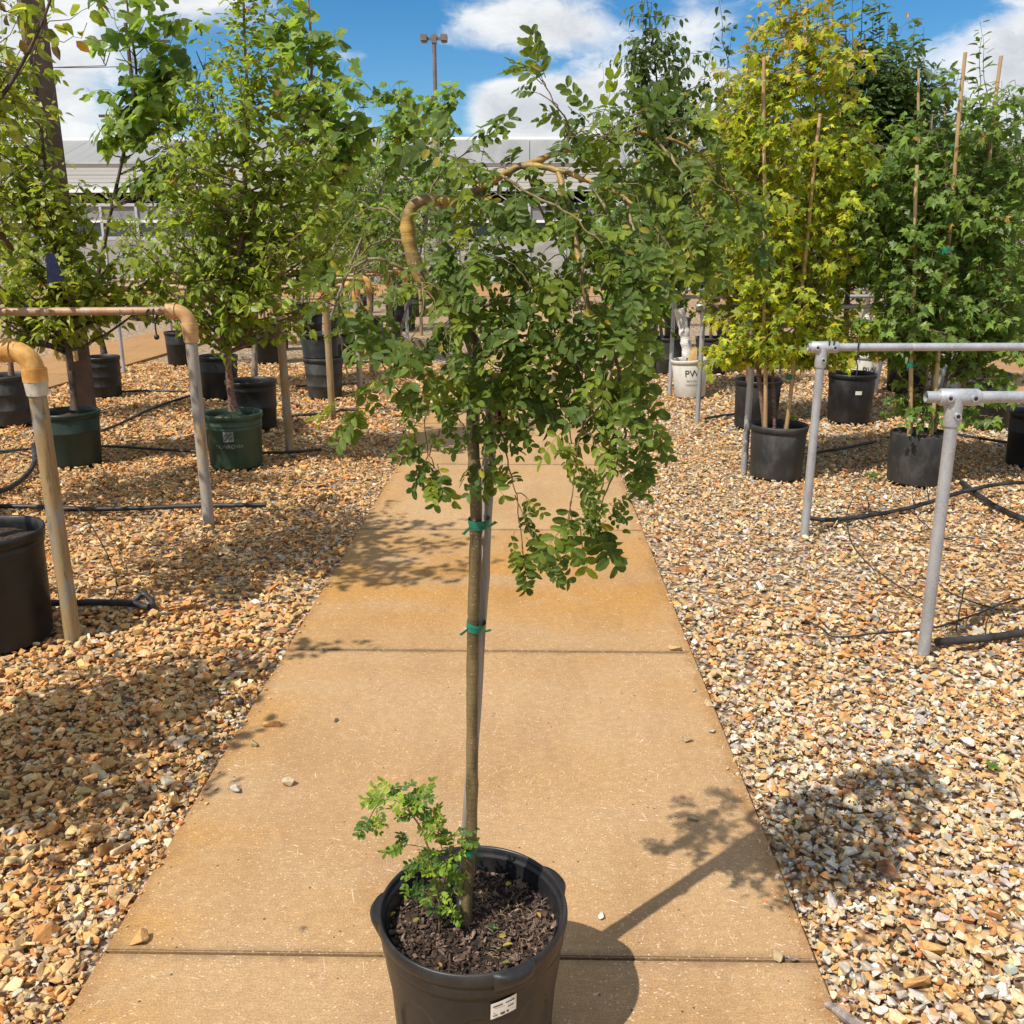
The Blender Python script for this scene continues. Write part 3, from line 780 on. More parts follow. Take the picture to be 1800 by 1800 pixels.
# ================================================================== brown steel post
bp = D(148, 715, 8.25); bx, by = bp.x, 8.25
sp_ = thing('steel_post', (bx, by, -.02), 'tall square brown steel post with a yellow block bolted on low down', 'post')
q = MB(); q.box((-.088, -.088, 0), (.088, .088, 6.5), rz=R(38)); q.build('shaft', M['bronze'], sp_)
q = MB(); q.box((-.14, -.14, 0), (.14, .14, .02), rz=R(38)); q.build('base_plate', M['bronze'], sp_)
q = MB(); q.box((-.13, -.19, .50), (.07, -.13, .60)); q.build('block', M['block'], sp_)
q = MB(); q.box((-.10, -.15, .60), (-.01, -.135, .70)); q.tube([(-.08, -.17, .63), (0, -.17, .63)], .03, 8); q.build('valve', M['black_rubber'], sp_)

# ================================================================== pipe racks
def elbow(m, c, r, rad, sgn):       # quarter bend from vertical to horizontal (towards sgn x)
    pts = [(c[0] + sgn * (rad - rad * math.cos(a)), c[1], c[2] + rad * math.sin(a)) for a in [R(90) * k / 8 for k in range(9)]]
    m.tube(pts, r, 14)
    for p0, p1 in ((Vector((c[0], c[1], c[2] - .035)), Vector((c[0], c[1], c[2] + .012))), (Vector((c[0] + sgn * (rad - .012), c[1], c[2] + rad)), Vector((c[0] + sgn * (rad + .035), c[1], c[2] + rad)))):
        m.tube([p0, p1], r * 1.14, 14)

LR = [(3.23, 1.10, 'pipe_tan', 'terra', 'nearest left pipe rack, thick tan post with an orange elbow and white collar'),
      (4.79, 1.135, 'pipe_old', 'tan_fit', 'second left pipe rack, worn grey post with a tan elbow and long tan rail'),
      (6.54, 1.10, 'pipe_tan', 'terra', 'third left pipe rack, yellowish post with orange elbow beside the lettered green pot'),
      (8.08, 1.12, 'pipe_tan', 'terra', 'fourth left pipe rack, tan post with bright orange elbow beside two stacked pots'),
      (9.5, 1.08, 'pipe_old', 'terra', 'fifth left pipe rack seen through the hanging leaves'),
      (10.99, 1.1, 'pipe_tan', 'terra', 'sixth left pipe rack with a tan post behind the leaning sprays'),
      (12.6, 1.1, 'pipe_tan', 'tan_fit', 'seventh left pipe rack, small and tan, far down the bed'),
      (14.3, 1.1, 'galv', 'terra', 'eighth left pipe rack, distant grey posts under an orange elbow'),
      (16.2, 1.1, 'pipe_tan', 'terra', 'last left pipe rack before the apron, tan and tiny')]
for i, (Y, hz_, pm, fm, lab) in enumerate(LR):
    x = -1.765 - (.0 if i < 5 else .12); rk = thing('pipe_rack', (x, Y, -.03), lab, 'pipe rack', 'pipe racks along the left bed')
    rad = .075; zp = hz_ - rad + .03; lean = [.0, .0, .01, .0][i % 4]
    q = MB(); q.tube([(lean, 0, 0), (0, 0, zp - .02)], .0305, 16); q.build('post', M[pm], rk)
    q = MB(); elbow(q, (0, 0, zp), .037, rad, -1); q.build('elbow', M[fm], rk)
    q = MB(); q.tube([(0, 0, zp - .085), (0, 0, zp - .03)], [.036, .041], 14); q.build('collar', M['collar' if i in (0, 2, 3) else fm], rk)
    q = MB(); q.tube([(-rad, 0, hz_ + .03), (-3.02, 0, hz_ + .01)], .0215, 12); q.build('rail', M['rail_tan'], rk)
    q = MB(); q.tube([(-3.02, 0, 0), (-3.02, 0, hz_ - .01)], .022, 10); q.build('post', M['galv'], rk)
RRK = [(3.15, 'nearest right pipe rack, galvanised post and rail joined by a bolted tee'), (4.64, 'second right pipe rack, galvanised, with black bungee loops on its rail'),
       (6.06, 'third right pipe rack, grey post standing beside the yellow maple pot'), (7.86, 'fourth right pipe rack, grey post just right of the white lettered pot'),
       (9.48, 'fifth right pipe rack, grey post just left of the white lettered pot'), (11.05, 'sixth right pipe rack, grey post at the dark pots behind the white pot'),
       (12.6, 'seventh right pipe rack, thin grey post among bright green leaves'), (14.2, 'farthest right pipe rack, thin grey post near the end of the path')]
for i, (Y, lab) in enumerate(RRK):
    x = 1.47; hz_ = 1.0 if i else .985; rk = thing('pipe_rack', (x, Y, -.03), lab, 'pipe rack', 'pipe racks along the right bed')
    q = MB(); q.tube([(0 + .012 * (i == 0), 0, 0), (0, 0, hz_ - .02)], .0215, 14); q.build('post', M['galv'], rk)
    q = MB(); q.tube([(0, 0, hz_ - .10), (0, 0, hz_ - .085), (0, 0, hz_ - .03), (0, 0, hz_)], [.027, .0285, .030, .030], 14)
    q.tube([(-.055, 0, hz_), (-.05, 0, hz_), (.075, 0, hz_), (.08, 0, hz_)], [.027, .0295, .0295, .027], 14); q.build('tee_fitting', M['galv'], rk)
    q = MB(); q.tube([(-.10 if i == 0 else -.07, 0, hz_), (3.1, 0, hz_ + .012)], .0205, 12, False)
    q.tube([(-.10 if i == 0 else -.07, 0, hz_), (-.04, 0, hz_)], .0165, 12, False); q.build('rail', M['galv'], rk)
    q = MB(); q.tube([(3.05, 0, 0), (3.05, 0, hz_ - .01)], .0205, 10); q.build('post', M['galv'], rk)
    if i < 3:
        for bxp, bzp in ((-.03, 0), (.055, 0), (.004, -.062)):
            q = MB(); q.tube([(bxp, -.026, hz_ + bzp), (bxp, -.036, hz_ + bzp)], [.0135, .012], 12); b_ = q.build('boss', M['galv'], rk)
            q = MB(); q.tube([(bxp, -.034, hz_ + bzp), (bxp, -.0368, hz_ + bzp)], .007, 8); q.build('set_screw', M['bolt'], b_)

# bungee ties
bt = thing('bungee_tie', D(270, 556, 4.79), 'black bungee ball tie hanging from the second left rail near its elbow', 'bungee tie')
q = MB(); q.tube(smooth_path([(-.02, -.03, -.02), (-.022, -.028, .028), (0, 0, .034), (.005, .026, 0), (0, -.02, -.03), (.012, -.03, -.02), (.01, -.03, .03), (.012, 0, .036), (.012, .02, .0), (.012, -.02, -.035), (.015, -.026, -.09)], 5), .0042, 6); q.build('loop', M['black_rubber'], bt)
q = MB(); q.lathe([(.001, -.118), (.010, -.116), (.0145, -.104), (.010, -.092), (.001, -.09)], 12, (.015, -.026, 0)); q.build('ball', M['black_rubber'], bt)
for px, lab in ((1461, 'black bungee double loop on the second right rail beside its tee'), (1508, 'black bungee loop on the second right rail in front of the dark trunk')):
    bt = thing('bungee_tie', D(px, 605, 4.64), lab, 'bungee tie', 'bungee ties on the right rail')
    q = MB()
    for dx_ in ((-.012, .012) if px == 1461 else (0,)):
        q.tube([(dx_ + .006 * math.sin(a), .026 * math.sin(a), .002 + .030 * math.cos(a)) for a in [2 * math.pi * k / 14 for k in range(15)]], .0036, 6)
    if px != 1461: q.tube(smooth_path([(0, -.02, -.02), (-.01, -.025, -.07), (.003, -.02, -.11), (0, -.02, -.16)], 4), .0034, 6)
    q.build('loop', M['black_rubber'], bt)

# ================================================================== pots and the trees in them: left bed
POTG = 'nursery pots in the left bed'
TG = 'young trees in pots in the left bed'
def lettered(p, r, h, tpz):
    sl_ = (r * .965 - r * tpz) / (h - .04); rb = r * tpz
    wrap_text('MONROVIA', .036, rb, R(-84), .155, p, M['print_grey'], 'lettering', sl_, .0012)
    a = R(-84)
    # square emblem: a frame with leafy strokes
    e = curved_patch(.07, .07, rb, a, .235, p, M['print_grey'], 'emblem', sl_, .0024)
    for (u, z0, w_, h_) in ((-.016, .012, .022, .010), (.012, .016, .024, .008), (-.008, -.002, .030, .007), (.016, -.010, .018, .010), (-.018, -.020, .022, .007)):
        curved_patch(w_, h_, rb, a + u / rb, .235 + z0, e, M['pot_green'], 'stroke', sl_, .0037, .5)

rA = .205; pA = potpos(133, 820, rA); pot(pA, rA, .37, M['pot_dgreen'], 'dark green pot under the leafy tree behind the front left post', POTG, .87)
rB = .20; pB = potpos(417, 824, rB); oB = pot(pB, rB, .375, M['pot_green'], 'green pot with square emblem and pale lettering', POTG, .88, bands=(.72, .79)); lettered(oB, rB, .375, .88)
r_ = .21; pC = potpos(448, 755, r_); pot(pC, r_, .40, M['pot_black'], 'black pot directly behind the lettered green pot', POTG, .88, bands=(.45, .8))
pE = potpos(388, 700, .20); pot(pE, .20, .42, M['pot_black'], 'black pot in shade behind the worn grey second post', POTG, .88)
pF = potpos(185, 697, .185); pot(pF, .185, .40, M['pot_black'], 'black pot just right of the brown steel post', POTG, .9, bands=(.25, .5, .75))
pG = potpos(22, 748, .21); pot(pG, .21, .42, M['pot_grey'], 'dusty black pot behind the orange elbow at the left edge', POTG, .88, bands=(.3, .62))
pH = potpos(572, 700, .20); pot(pH, .20, .40, M['pot_grey'], 'lower black pot of the stacked pair beside the fourth post', POTG, .84, bands=(.3, .6))
o_ = pot(pH + Vector((-.03, .02, .24)), .195, .40, M['pot_black'], 'upper black pot nested in the stacked pair', POTG, .80, bands=(.4,))
pI = potpos(486, 614, .21); pot(pI, .21, .42, M['pot_black'], 'black pot with tapered sides between the third and fourth posts', POTG, .82)
pJ = potpos(675, 634, .23); pot(pJ, .23, .42, M['pot_grey'], 'broad grey-black pot under the hanging sprays left of the path', POTG, .88)
pK = potpos(530, 569, .21); oK = pot(pK, .21, .42, M['pot_black'], 'small far black pot with a pale label, on the tan paving', POTG, .85)
pL = potpos(322, 641, .20); pot(pL, .20, .42, M['pot_black'], 'narrow black pot touching the left side of the worn grey post', POTG, .9)
pM = potpos(605, 640, .22); pot(pM, .22, .42, M['pot_black'], 'black pot in shade just right of the bright orange elbow post', POTG, .85)
r0_ = .205; pZ = Vector((D(8, 1150, 3.24).x, 3.24, -.012)); oz = pot(pZ, r0_, .44, M['pot_black'], 'big black pot cut by the left edge beside the front post', POTG, .90, bands=(.85,))
pY = Vector((-2.45, 1.75, -.012)); pot(pY, .2, .42, M['pot_black'], 'black pot standing outside the left edge near the camera', POTG, .88)
q = MB(); q.box((-.012, -.178 - .006, .30), (.02, -.178, .315)); 

tree('potted_tree', 'leafy young tree in the dark green pot, trunk leaning left', 'tree', TG, pA + Vector((-.02, 0, .33)),
     [tp([(132, 720), (126, 650), (112, 570), (100, 480), (88, 370), (72, 220), (60, 100)], pA.y)], .026,
     [env(60, 400, 127, 130, 36, pA.y), env(60, 490, 148, 80, 30, pA.y), env(195, 460, 90, 75, 15, pA.y, .4), env(10, 180, 79, 130, 16, pA.y)], 'ovate', .072, G_YEL, 'bark_dark', 11, .026, .6, .5, 3, nleafobj=300, zmin=.45)
tree('potted_tree', 'tall dense tree with a reddish trunk in the lettered green pot', 'tree', TG, pB + Vector((-.02, 0, .33)),
     [tp([(410, 722), (402, 650), (403, 575), (414, 480), (427, 400), (431, 320), (437, 200), (430, 70), (426, -90)], pB.y)], .027,
     [env(330, 430, 127, 115, 32, pB.y), env(500, 420, 121, 115, 31, pB.y), env(410, 300, 174, 110, 36, pB.y), env(460, 190, 127, 100, 18, pB.y), env(440, 520, 116, 50, 13, pB.y), env(560, 330, 63, 90, 10, pB.y, .4)], 'ovate', .066, G_MID, 'bark_red', 12, .026, .6, .5, 3, nleafobj=300, zmin=.45,
     trunk_leaf=(2.2, 3.4, 900, .10))
tree('potted_tree', 'young tree with burgundy twigs leaning in from the left edge above the front post', 'tree', TG, pZ + Vector((0, 0, .39)),
     [[pZ + Vector(v) for v in ((0, 0, .38), (-.1, 0, .7), (-.16, .02, 1.1), (-.2, 0, 1.6), (-.22, 0, 2.2), (-.25, 0, 2.7))]], .022,
     [((-2.5, 3.5, 2.15), (.55, .9, .7), 50), ((pZ.x + .12, 3.55, 2.35), (.3, .4, .35), 10), ((-1.75, 2.9, 2.5), (.25, .4, .3), 10), ((pZ.x + .0, 3.3, 1.55), (.22, .4, .2), 6)], 'ovate', .06, G_YEL + [(.10, .05, .03)], 'bark_dark', 13, .03, .6, .5, 3, zmin=.7,
     extra_twigs=[[D(-60, 215, 3.3), D(0, 172, 3.3), D(45, 100, 3.32), D(78, 30, 3.34), D(100, -40, 3.36)]])
tree('potted_tree', 'leafy tree mostly outside the left edge near the camera', 'tree', TG, pY + Vector((0, 0, .38)),
     [[pY + Vector(v) for v in ((0, 0, .36), (0, 0, .9), (.02, 0, 1.4), (0, .05, 2.1))]], .022,
     [((-2.2, 1.6, 1.7), (.50, .62, .5), 62), ((-1.95, 2.1, 1.75), (.25, .3, .35), 9)], 'ovate', .06, G_YEL, 'bark_dark', 14, .03, .6, .4, 3, zmin=.7)
pX = Vector((-3.35, 4.7, -.012)); pot(pX, .2, .42, M['pot_black'], 'black pot just outside the left edge in the second row', POTG, .88)
tree('potted_tree', 'leafy tree mostly outside the left edge in the second row', 'tree', TG, pX + Vector((0, 0, .38)),
     [[pX + Vector(v) for v in ((0, 0, .36), (.02, 0, .9), (0, 0, 1.5), (.02, .05, 2.4))]], .022, [((-3.2, 4.7, 1.9), (.65, .8, .8), 50)], 'ovate', .065, G_YEL, 'bark_dark', 25, .03, .6, .4, 3, zmin=.6)
tree('tulip_tree', 'tulip tree with lobed leaves rising between the brown post and the tall dense tree', 'tree', TG, pF + Vector((0, 0, .36)),
     [tp([(183, 622), (168, 530), (185, 420), (215, 280), (240, 150), (225, 20), (215, -80)], pF.y)], .026,
     [env(255, 95, 84, 125, 25, pF.y), env(310, 200, 63, 80, 11, pF.y), env(190, 190, 42, 60, 4, pF.y)], 'tulip', .15, G_TULIP, 'bark_dark', 15, .07, .9, .5, 2, (.1, .25), zmin=.7, leafmat='leaf_thin')
tree('tulip_tree', 'tulip tree with lobed leaves behind the tall dense tree, right side', 'tree', TG, pC + Vector((0, 0, .36)),
     [tp([(447, 660), (452, 520), (480, 400), (530, 260), (548, 120), (540, -20), (535, -80)], pC.y)], .022,
     [env(575, 170, 79, 140, 23, pC.y), env(520, 60, 58, 110, 12, pC.y), env(620, 210, 37, 70, 8, pC.y)], 'tulip', .125, G_TULIP, 'bark_grey', 16, .065, .9, .5, 2, (.1, .25), zmin=.6, leafmat='leaf_thin')
tree('tulip_tree', 'slender tulip tree with its top left of the light pole', 'tree', TG, pH + Vector((0, 0, .62)),
     [tp([(570, 590), (610, 480), (660, 360), (690, 260), (708, 160)], pH.y)], .018,
     [env(708, 205, 53, 62, 16, pH.y, .35), env(650, 300, 63, 70, 10, pH.y)], 'tulip', .12, G_TULIP, 'bark_grey', 17, .06, .9, .5, 2, (.08, .2), zmin=.3, leafmat='leaf_thin')
tree('tulip_tree', 'slender tulip tree with its top across the light pole', 'tree', TG, pJ + Vector((0, 0, .38)),
     [tp([(700, 600), (735, 460), (765, 320), (784, 160)], pJ.y)], .02,
     [env(778, 205, 31, 60, 12, pJ.y, .3), env(755, 300, 47, 45, 8, pJ.y)], 'tulip', .12, G_TULIP, 'bark_grey', 18, .07, .9, .5, 2, (.08, .2), zmin=.5, leafmat='leaf_thin')
tree('potted_tree', 'tree with drooping rows of narrow leaves behind the tall dense tree', 'tree', TG, pE + Vector((0, 0, .38)),
     [tp([(390, 610), (392, 450), (385, 280), (370, 160), (345, 90)], pE.y)], .02,
     [env(355, 150, 74, 70, 12, pE.y), env(330, 300, 106, 90, 13, pE.y)], 'lance', .09, G_MID, 'bark_dark', 19, .03, .9, .8, 3, zmin=.7)
tree('potted_tree', 'tree at the left edge behind the orange elbow, reddish stem', 'tree', TG, pG + Vector((0, 0, .38)),
     [tp([(20, 660), (15, 560), (5, 420), (0, 250)], pG.y)], .02,
     [env(10, 360, 106, 190, 29, pG.y), env(0, 130, 95, 100, 12, pG.y)], 'ovate', .062, G_MID, 'bark_red', 20, .032, .8, .5, 3, zmin=.7)
tree('potted_tree', 'bushy tree in the tapered pot between the third and fourth posts', 'tree', TG, pI + Vector((0, 0, .38)),
     [tp([(485, 575), (500, 470), (520, 380), (530, 300)], pI.y)], .022,
     [env(540, 370, 90, 100, 33, pI.y), env(620, 390, 79, 90, 24, pI.y)], 'ovate', .075, G_MID, 'bark_grey', 21, .045, .8, .5, 3, zmin=.7)
tree('potted_tree', 'bushy tree in the shaded pot right of the bright orange elbow', 'tree', TG, pM + Vector((0, 0, .38)),
     [tp([(605, 598), (620, 500), (640, 400), (650, 300)], pM.y)], .022,
     [env(640, 320, 90, 95, 33, pM.y), env(700, 360, 68, 90, 24, pM.y), env(570, 300, 63, 60, 12, pM.y)], 'ovate', .07, G_GREEN, 'bark_grey', 22, .045, .8, .5, 3, zmin=.7)
tree('potted_tree', 'tree in the narrow black pot, crown hidden behind the tall dense tree', 'tree', TG, pL + Vector((0, 0, .38)),
     [tp([(322, 590), (325, 450), (300, 320)], pL.y)], .02, [env(290, 380, 116, 100, 17, pL.y)], 'ovate', .075, G_GREEN, 'bark_grey', 23, .05, .8, .5, 2, zmin=.7)
tree('potted_tree', 'small tree in the far pot with the pale label', 'tree', TG, pK + Vector((0, 0, .38)),
     [tp([(532, 535), (535, 430), (540, 330)], pK.y)], .02, [env(540, 360, 63, 70, 14, pK.y)], 'ovate', .09, G_YEL, 'bark_grey', 24, .06, .8, .5, 2, zmin=.7)
q = MB(); q.box((-.03, -.004, 0), (.03, .0, .035)); lb = q.build('price_label', M['white_sticker'], oK)
lb.location = (0, -.19, .2)
dt = thing('plant_tag', D(90, 445, 5.85), 'dark blue printed tag hanging in the tree at left', 'plant tag')
q = MB(); q.add([(-.035, 0, 0), (.012, .01, 0), (.055, .015, -.17), (-.05, -.005, -.18), (-.035, .003, 0), (.012, .013, 0), (.055, .018, -.17), (-.05, -.002, -.18)], [(0, 3, 2, 1), (4, 5, 6, 7), (0, 1, 5, 4), (1, 2, 6, 5), (2, 3, 7, 6), (3, 0, 4, 7)], False)
M['navy'] = noisy_mat('navy_print', (.012, .017, .05), (.022, .03, .085), 20, .4); q.build('card', M['navy'], dt)

# ================================================================== right bed
POTG = 'nursery pots in the right bed'
TG = 'young trees in pots in the right bed'
r_ = .185; qA = potpos(1362, 843, r_); pot(qA, r_, .35, M['pot_grey'], 'dusty black pot under the yellow maple', POTG, .90, bands=())
qB = potpos(1327, 753, .195); pot(qB, .195, .40, M['pot_black'], 'black pot half hidden behind the yellow maple pot', POTG, .9, bands=())
r_ = .20; qC = potpos(1610, 853, r_); pot(qC, r_, .36, M['pot_grey'], 'dusty pot with leaf shadows under the green maple', POTG, .92, bands=(), rim=False)
qD = potpos(1490, 743, .20); oD = pot(qD, .20, .42, M['pot_black'], 'glossy black pot with a white label around a dark trunk', POTG, .88, bands=())
curved_patch(.055, .032, .2 * .9, R(-90), .27, oD, M['white_sticker'], 'price_label', .03, .003)
qE = potpos(1213, 698, .185); oE = pot(qE, .185, .38, M['pot_white'], 'white lettered pot holding the wrapped leaning trunk', POTG, .82, bands=(), tilt=(0, R(-4), 0))
qF = potpos(1514, 692, .185); oF = pot(qF, .185, .40, M['pot_white'], 'white pot behind the glossy black pot', POTG, .82, bands=())
qG = potpos(1665, 690, .20); oG = pot(qG, .20, .38, M['pot_white'], 'cream pot with dark letters behind the green maple stems', POTG, .84, bands=())
for o_, rr in ((oE, .185), (oF, .185), (oG, .20)):
    tz = .82 if rr < .19 else .84
    sl_ = (rr * .965 - rr * tz) / .34
    wrap_text('PW', .095, rr * tz, R(-92), .22, o_, M['ink'], 'lettering', sl_, .0012)
    wrap_text('PROVEN', .030, rr * tz, R(-92), .165, o_, M['print_grey'], 'lettering', sl_, .0012)
    wrap_text('WINNERS', .030, rr * tz, R(-92), .125, o_, M['print_grey'], 'lettering', sl_, .0012)
qH = potpos(1732, 752, .20); oH = pot(qH, .20, .43, M['pot_black'], 'black pot tilted back behind the nearest tee', POTG, .90, bands=(), tilt=(R(3), R(-9), 0))
curved_patch(.05, .032, .2 * .91, R(-98), .28, oH, M['white_sticker'], 'price_label', .03, .003)
qI = potpos(1815, 822, .20); pot(qI, .20, .37, M['pot_black'], 'black pot cut by the right edge', POTG, .88)
qJ = potpos(1168, 655, .21); pot(qJ, .21, .42, M['pot_grey'], 'dusty black pot just left of the white lettered pot', POTG, .9, bands=(.4,))
qK = potpos(1250, 655, .21); pot(qK, .21, .42, M['pot_black'], 'black pot in deep shade right of the white lettered pot', POTG, .88)
qL = potpos(1130, 618, .21); pot(qL, .21, .42, M['pot_black'], 'far black pot nearest the path on the right', POTG, .88)
qN = potpos(1420, 640, .21); pot(qN, .21, .42, M['pot_black'], 'far black pot behind the second right tee', POTG, .88)
qO = potpos(1590, 690, .21); pot(qO, .21, .42, M['pot_black'], 'black pot between the white pot and the cream pot', POTG, .88)

tree('maple_tree', 'yellow-leaved maple with several stems and two bamboo stakes', 'tree', TG, qA + Vector((0, 0, .31)),
     [tp([(1345, 755), (1332, 640), (1330, 520), (1334, 380), (1338, 230), (1345, 120)], qA.y), tp([(1380, 757), (1398, 640), (1415, 520), (1428, 400), (1436, 250), (1425, 70), (1420, 10)], qA.y + .03), tp([(1362, 757), (1358, 650), (1352, 560), (1372, 420), (1385, 250)], qA.y + .06)], .016,
     [env(1400, 200, 135, 140, 84, qA.y), env(1385, 400, 130, 130, 84, qA.y), env(1400, 560, 120, 65, 38, qA.y), env(1290, 610, 60, 35, 10, qA.y, .2), env(1420, 50, 55, 70, 19, qA.y), env(1500, 560, 60, 40, 13, qA.y, .2)], 'maple', .063, Y_MAPLE, 'bark_red', 31, .026, .8, .55, 3, (.1, .25), nleafobj=300, zmin=.45, leafmat='leaf_thin',
     topcols=([(.40, .32, .06), (.34, .31, .05), (.46, .36, .13)], 2.1, 3.4))
tree('maple_tree', 'green maple with bamboo stakes at the right edge', 'tree', TG, qC + Vector((0, 0, .32)),
     [tp([(1600, 770), (1602, 640), (1610, 500), (1625, 350), (1640, 200)], qC.y), tp([(1640, 770), (1668, 640), (1690, 500), (1720, 350), (1740, 220)], qC.y + .05), tp([(1620, 770), (1630, 600), (1600, 450), (1570, 330)], qC.y + .03)], .015,
     [env(1660, 430, 145, 150, 116, qC.y), env(1700, 260, 110, 110, 52, qC.y), env(1600, 560, 85, 55, 28, qC.y), env(1760, 540, 75, 65, 32, qC.y), env(1560, 330, 70, 120, 32, qC.y), env(1625, 720, 60, 40, 6, qC.y, .2), env(1720, 700, 40, 50, 5, qC.y - .1, .15)], 'maple', .070, G_GREEN, 'bark_grey', 32, .030, .8, .55, 3, (.1, .25), nleafobj=300, zmin=.2)
tree('maple_tree', 'olive-green maple in the half hidden black pot', 'tree', TG, qB + Vector((0, 0, .36)),
     [tp([(1315, 680), (1312, 560), (1300, 420), (1290, 300)], qB.y), tp([(1335, 680), (1340, 540), (1330, 380), (1320, 240)], qB.y + .05)], .016,
     [env(1500, 330, 65, 130, 44, qB.y), env(1285, 440, 85, 130, 75, qB.y), env(1320, 260, 85, 140, 60, qB.y), env(1265, 250, 65, 120, 36, qB.y)], 'maple', .075, Y_DULL, 'bark_red', 33, .045, .8, .55, 3, (.1, .25), zmin=.6, leafmat='leaf_thin')
up4 = [(D(x0, y0, qD.y), D(x1, y1, qD.y)) for x0, y0, x1, y1 in ((1450, 130, 1447, -40), (1490, 120, 1480, -50), (1535, 130, 1537, -10), (1560, 140, 1563, 20), (1600, 140, 1610, 30), (1510, 110, 1525, -60), (1585, 200, 1592, 90), (1410, 100, 1408, -40), (1470, 140, 1462, -20), (1548, 160, 1550, -30), (1575, 170, 1578, 40), (1620, 200, 1628, 80), (1500, 140, 1500, -20), (1650, 230, 1655, 120))]
tree('crabapple_tree', 'upright dark green tree with straight leafy shoots in the glossy black pot', 'tree', TG, qD + Vector((0, 0, .38)),
     [tp([(1488, 668), (1487, 590), (1492, 470), (1500, 330), (1515, 180), (1520, 60)], qD.y)], .03,
     [env(1530, 190, 115, 110, 110, qD.y), env(1600, 230, 70, 100, 36, qD.y), env(1560, 400, 120, 110, 58, qD.y), env(1460, 400, 90, 110, 38, qD.y)], 'lance', .10, G_DARK, 'bark_dark', 34, .024, .9, .25, 3, zmin=.8, shoots=up4)
tree('weeping_tree', 'dark airy tree with hanging leaves on the white wrapped leaning trunk', 'tree', TG, qE + Vector((0, 0, .34)),
     [tp([(1212, 640), (1202, 560), (1190, 480), (1172, 350), (1160, 200), (1148, 80), (1137, 0)], qE.y)], .022,
     [env(1160, 290, 75, 100, 49, qE.y), env(1145, 130, 50, 110, 60, qE.y), env(1225, 220, 65, 120, 50, qE.y), env(1180, 430, 90, 70, 38, qE.y)], 'ovate', .078, G_DARK, 'bark_dark', 35, .042, .8, 1.0, 2, zmin=.8,
     shoots=[(D(1230, 200, qE.y), D(1252, 60, qE.y)), (D(1270, 180, qE.y), D(1290, 40, qE.y)), (D(1130, 160, qE.y), D(1133, -10, qE.y)), (D(1085, 260, qE.y), D(1058, 100, qE.y)), (D(1090, 250, qE.y), D(1080, 140, qE.y)), (D(1140, 120, qE.y), D(1105, 50, qE.y)), (D(1300, 150, qE.y), D(1330, 20, qE.y)), (D(1280, 120, qE.y), D(1262, -20, qE.y))])
def wraptrunk(pts, r, Y, lab):
    wr = thing('trunk_wrap', D(pts[0][0], pts[0][1], Y), lab, 'trunk wrap', 'white paper trunk wraps')
    m = MB(); P_ = smooth_path([D(x, y, Y) for x, y in pts], 8); m.tube(P_, [r * (1 + .10 * math.sin(k * 1.7) + .06 * math.sin(k * 4.1)) for k in range(len(P_))], 14); m.build('paper', M['wrap'], wr, D(pts[0][0], pts[0][1], Y))
wraptrunk([(1209, 628), (1203, 585), (1194, 543)], .052, qE.y - .01, 'white paper wrap round the leaning trunk in the lettered pot')
wraptrunk([(1520, 625), (1522, 580), (1525, 540)], .05, qF.y - .01, 'white paper wrap on the trunk in the white pot behind the black pot')
for px, lab in ((1518, 'yellow wooden wedge at the foot of the wrapped trunk in the far white pot'), (1206, 'yellow wooden wedge at the foot of the leaning wrapped trunk')):
    p_ = (qF if px > 1400 else qE); wd_ = thing('wooden_wedge', p_ + Vector((-.01, -.02, .34)), lab, 'wedge', 'wooden wedges in white pots')
    m = MB(); m.add([(-.05, -.05, 0), (.05, -.05, 0), (.04, .03, 0), (-.05, .03, 0), (-.03, -.035, .13), (.045, -.04, .16), (.035, .03, .14), (-.03, .03, .12)], [(0, 3, 2, 1), (4, 5, 6, 7), (0, 1, 5, 4), (1, 2, 6, 5), (2, 3, 7, 6), (3, 0, 4, 7)], False); m.build('block', M['block'], wd_)
tree('potted_tree', 'tree on the wrapped trunk in the white pot behind the black pot', 'tree', TG, qF + Vector((0, 0, .36)),
     [tp([(1518, 640), (1526, 540), (1540, 400), (1560, 250), (1570, 150)], qF.y)], .022, [env(1570, 280, 110, 120, 58, qF.y), env(1620, 200, 60, 90, 23, qF.y)], 'lance', .09, G_DARK, 'bark_red', 36, .035, .9, .3, 3, zmin=.9)
tree('potted_tree', 'tree in the cream lettered pot behind the green maple', 'tree', TG, qG + Vector((0, 0, .35)),
     [tp([(1665, 650), (1668, 540), (1680, 400), (1690, 260)], qG.y)], .022, [env(1700, 330, 110, 110, 52, qG.y), env(1790, 380, 60, 100, 20, qG.y)], 'lance', .09, G_DARK, 'bark_grey', 37, .035, .9, .3, 3, zmin=.9)
up8 = [(D(x0, y0, qH.y), D(x1, y1, qH.y)) for x0, y0, x1, y1 in ((1722, 200, 1722, 38), (1735, 200, 1728, 60), (1640, 220, 1636, 110), (1665, 240, 1660, 130), (1770, 260, 1792, 170), (1760, 330, 1778, 240), (1690, 230, 1690, 140), (1740, 420, 1745, 330))]
tree('crabapple_tree', 'crabapple with long upright leafy shoots in the tilted black pot', 'tree', TG, qH + Vector((-.05, 0, .39)),
     [tp([(1722, 665), (1715, 560), (1712, 430), (1718, 300), (1722, 200)], qH.y)], .024, [env(1715, 320, 80, 110, 44, qH.y), env(1780, 420, 60, 140, 26, qH.y)], 'lance', .085, G_DARK, 'bark_dark', 38, .03, .9, .2, 2, zmin=.9, shoots=up8)
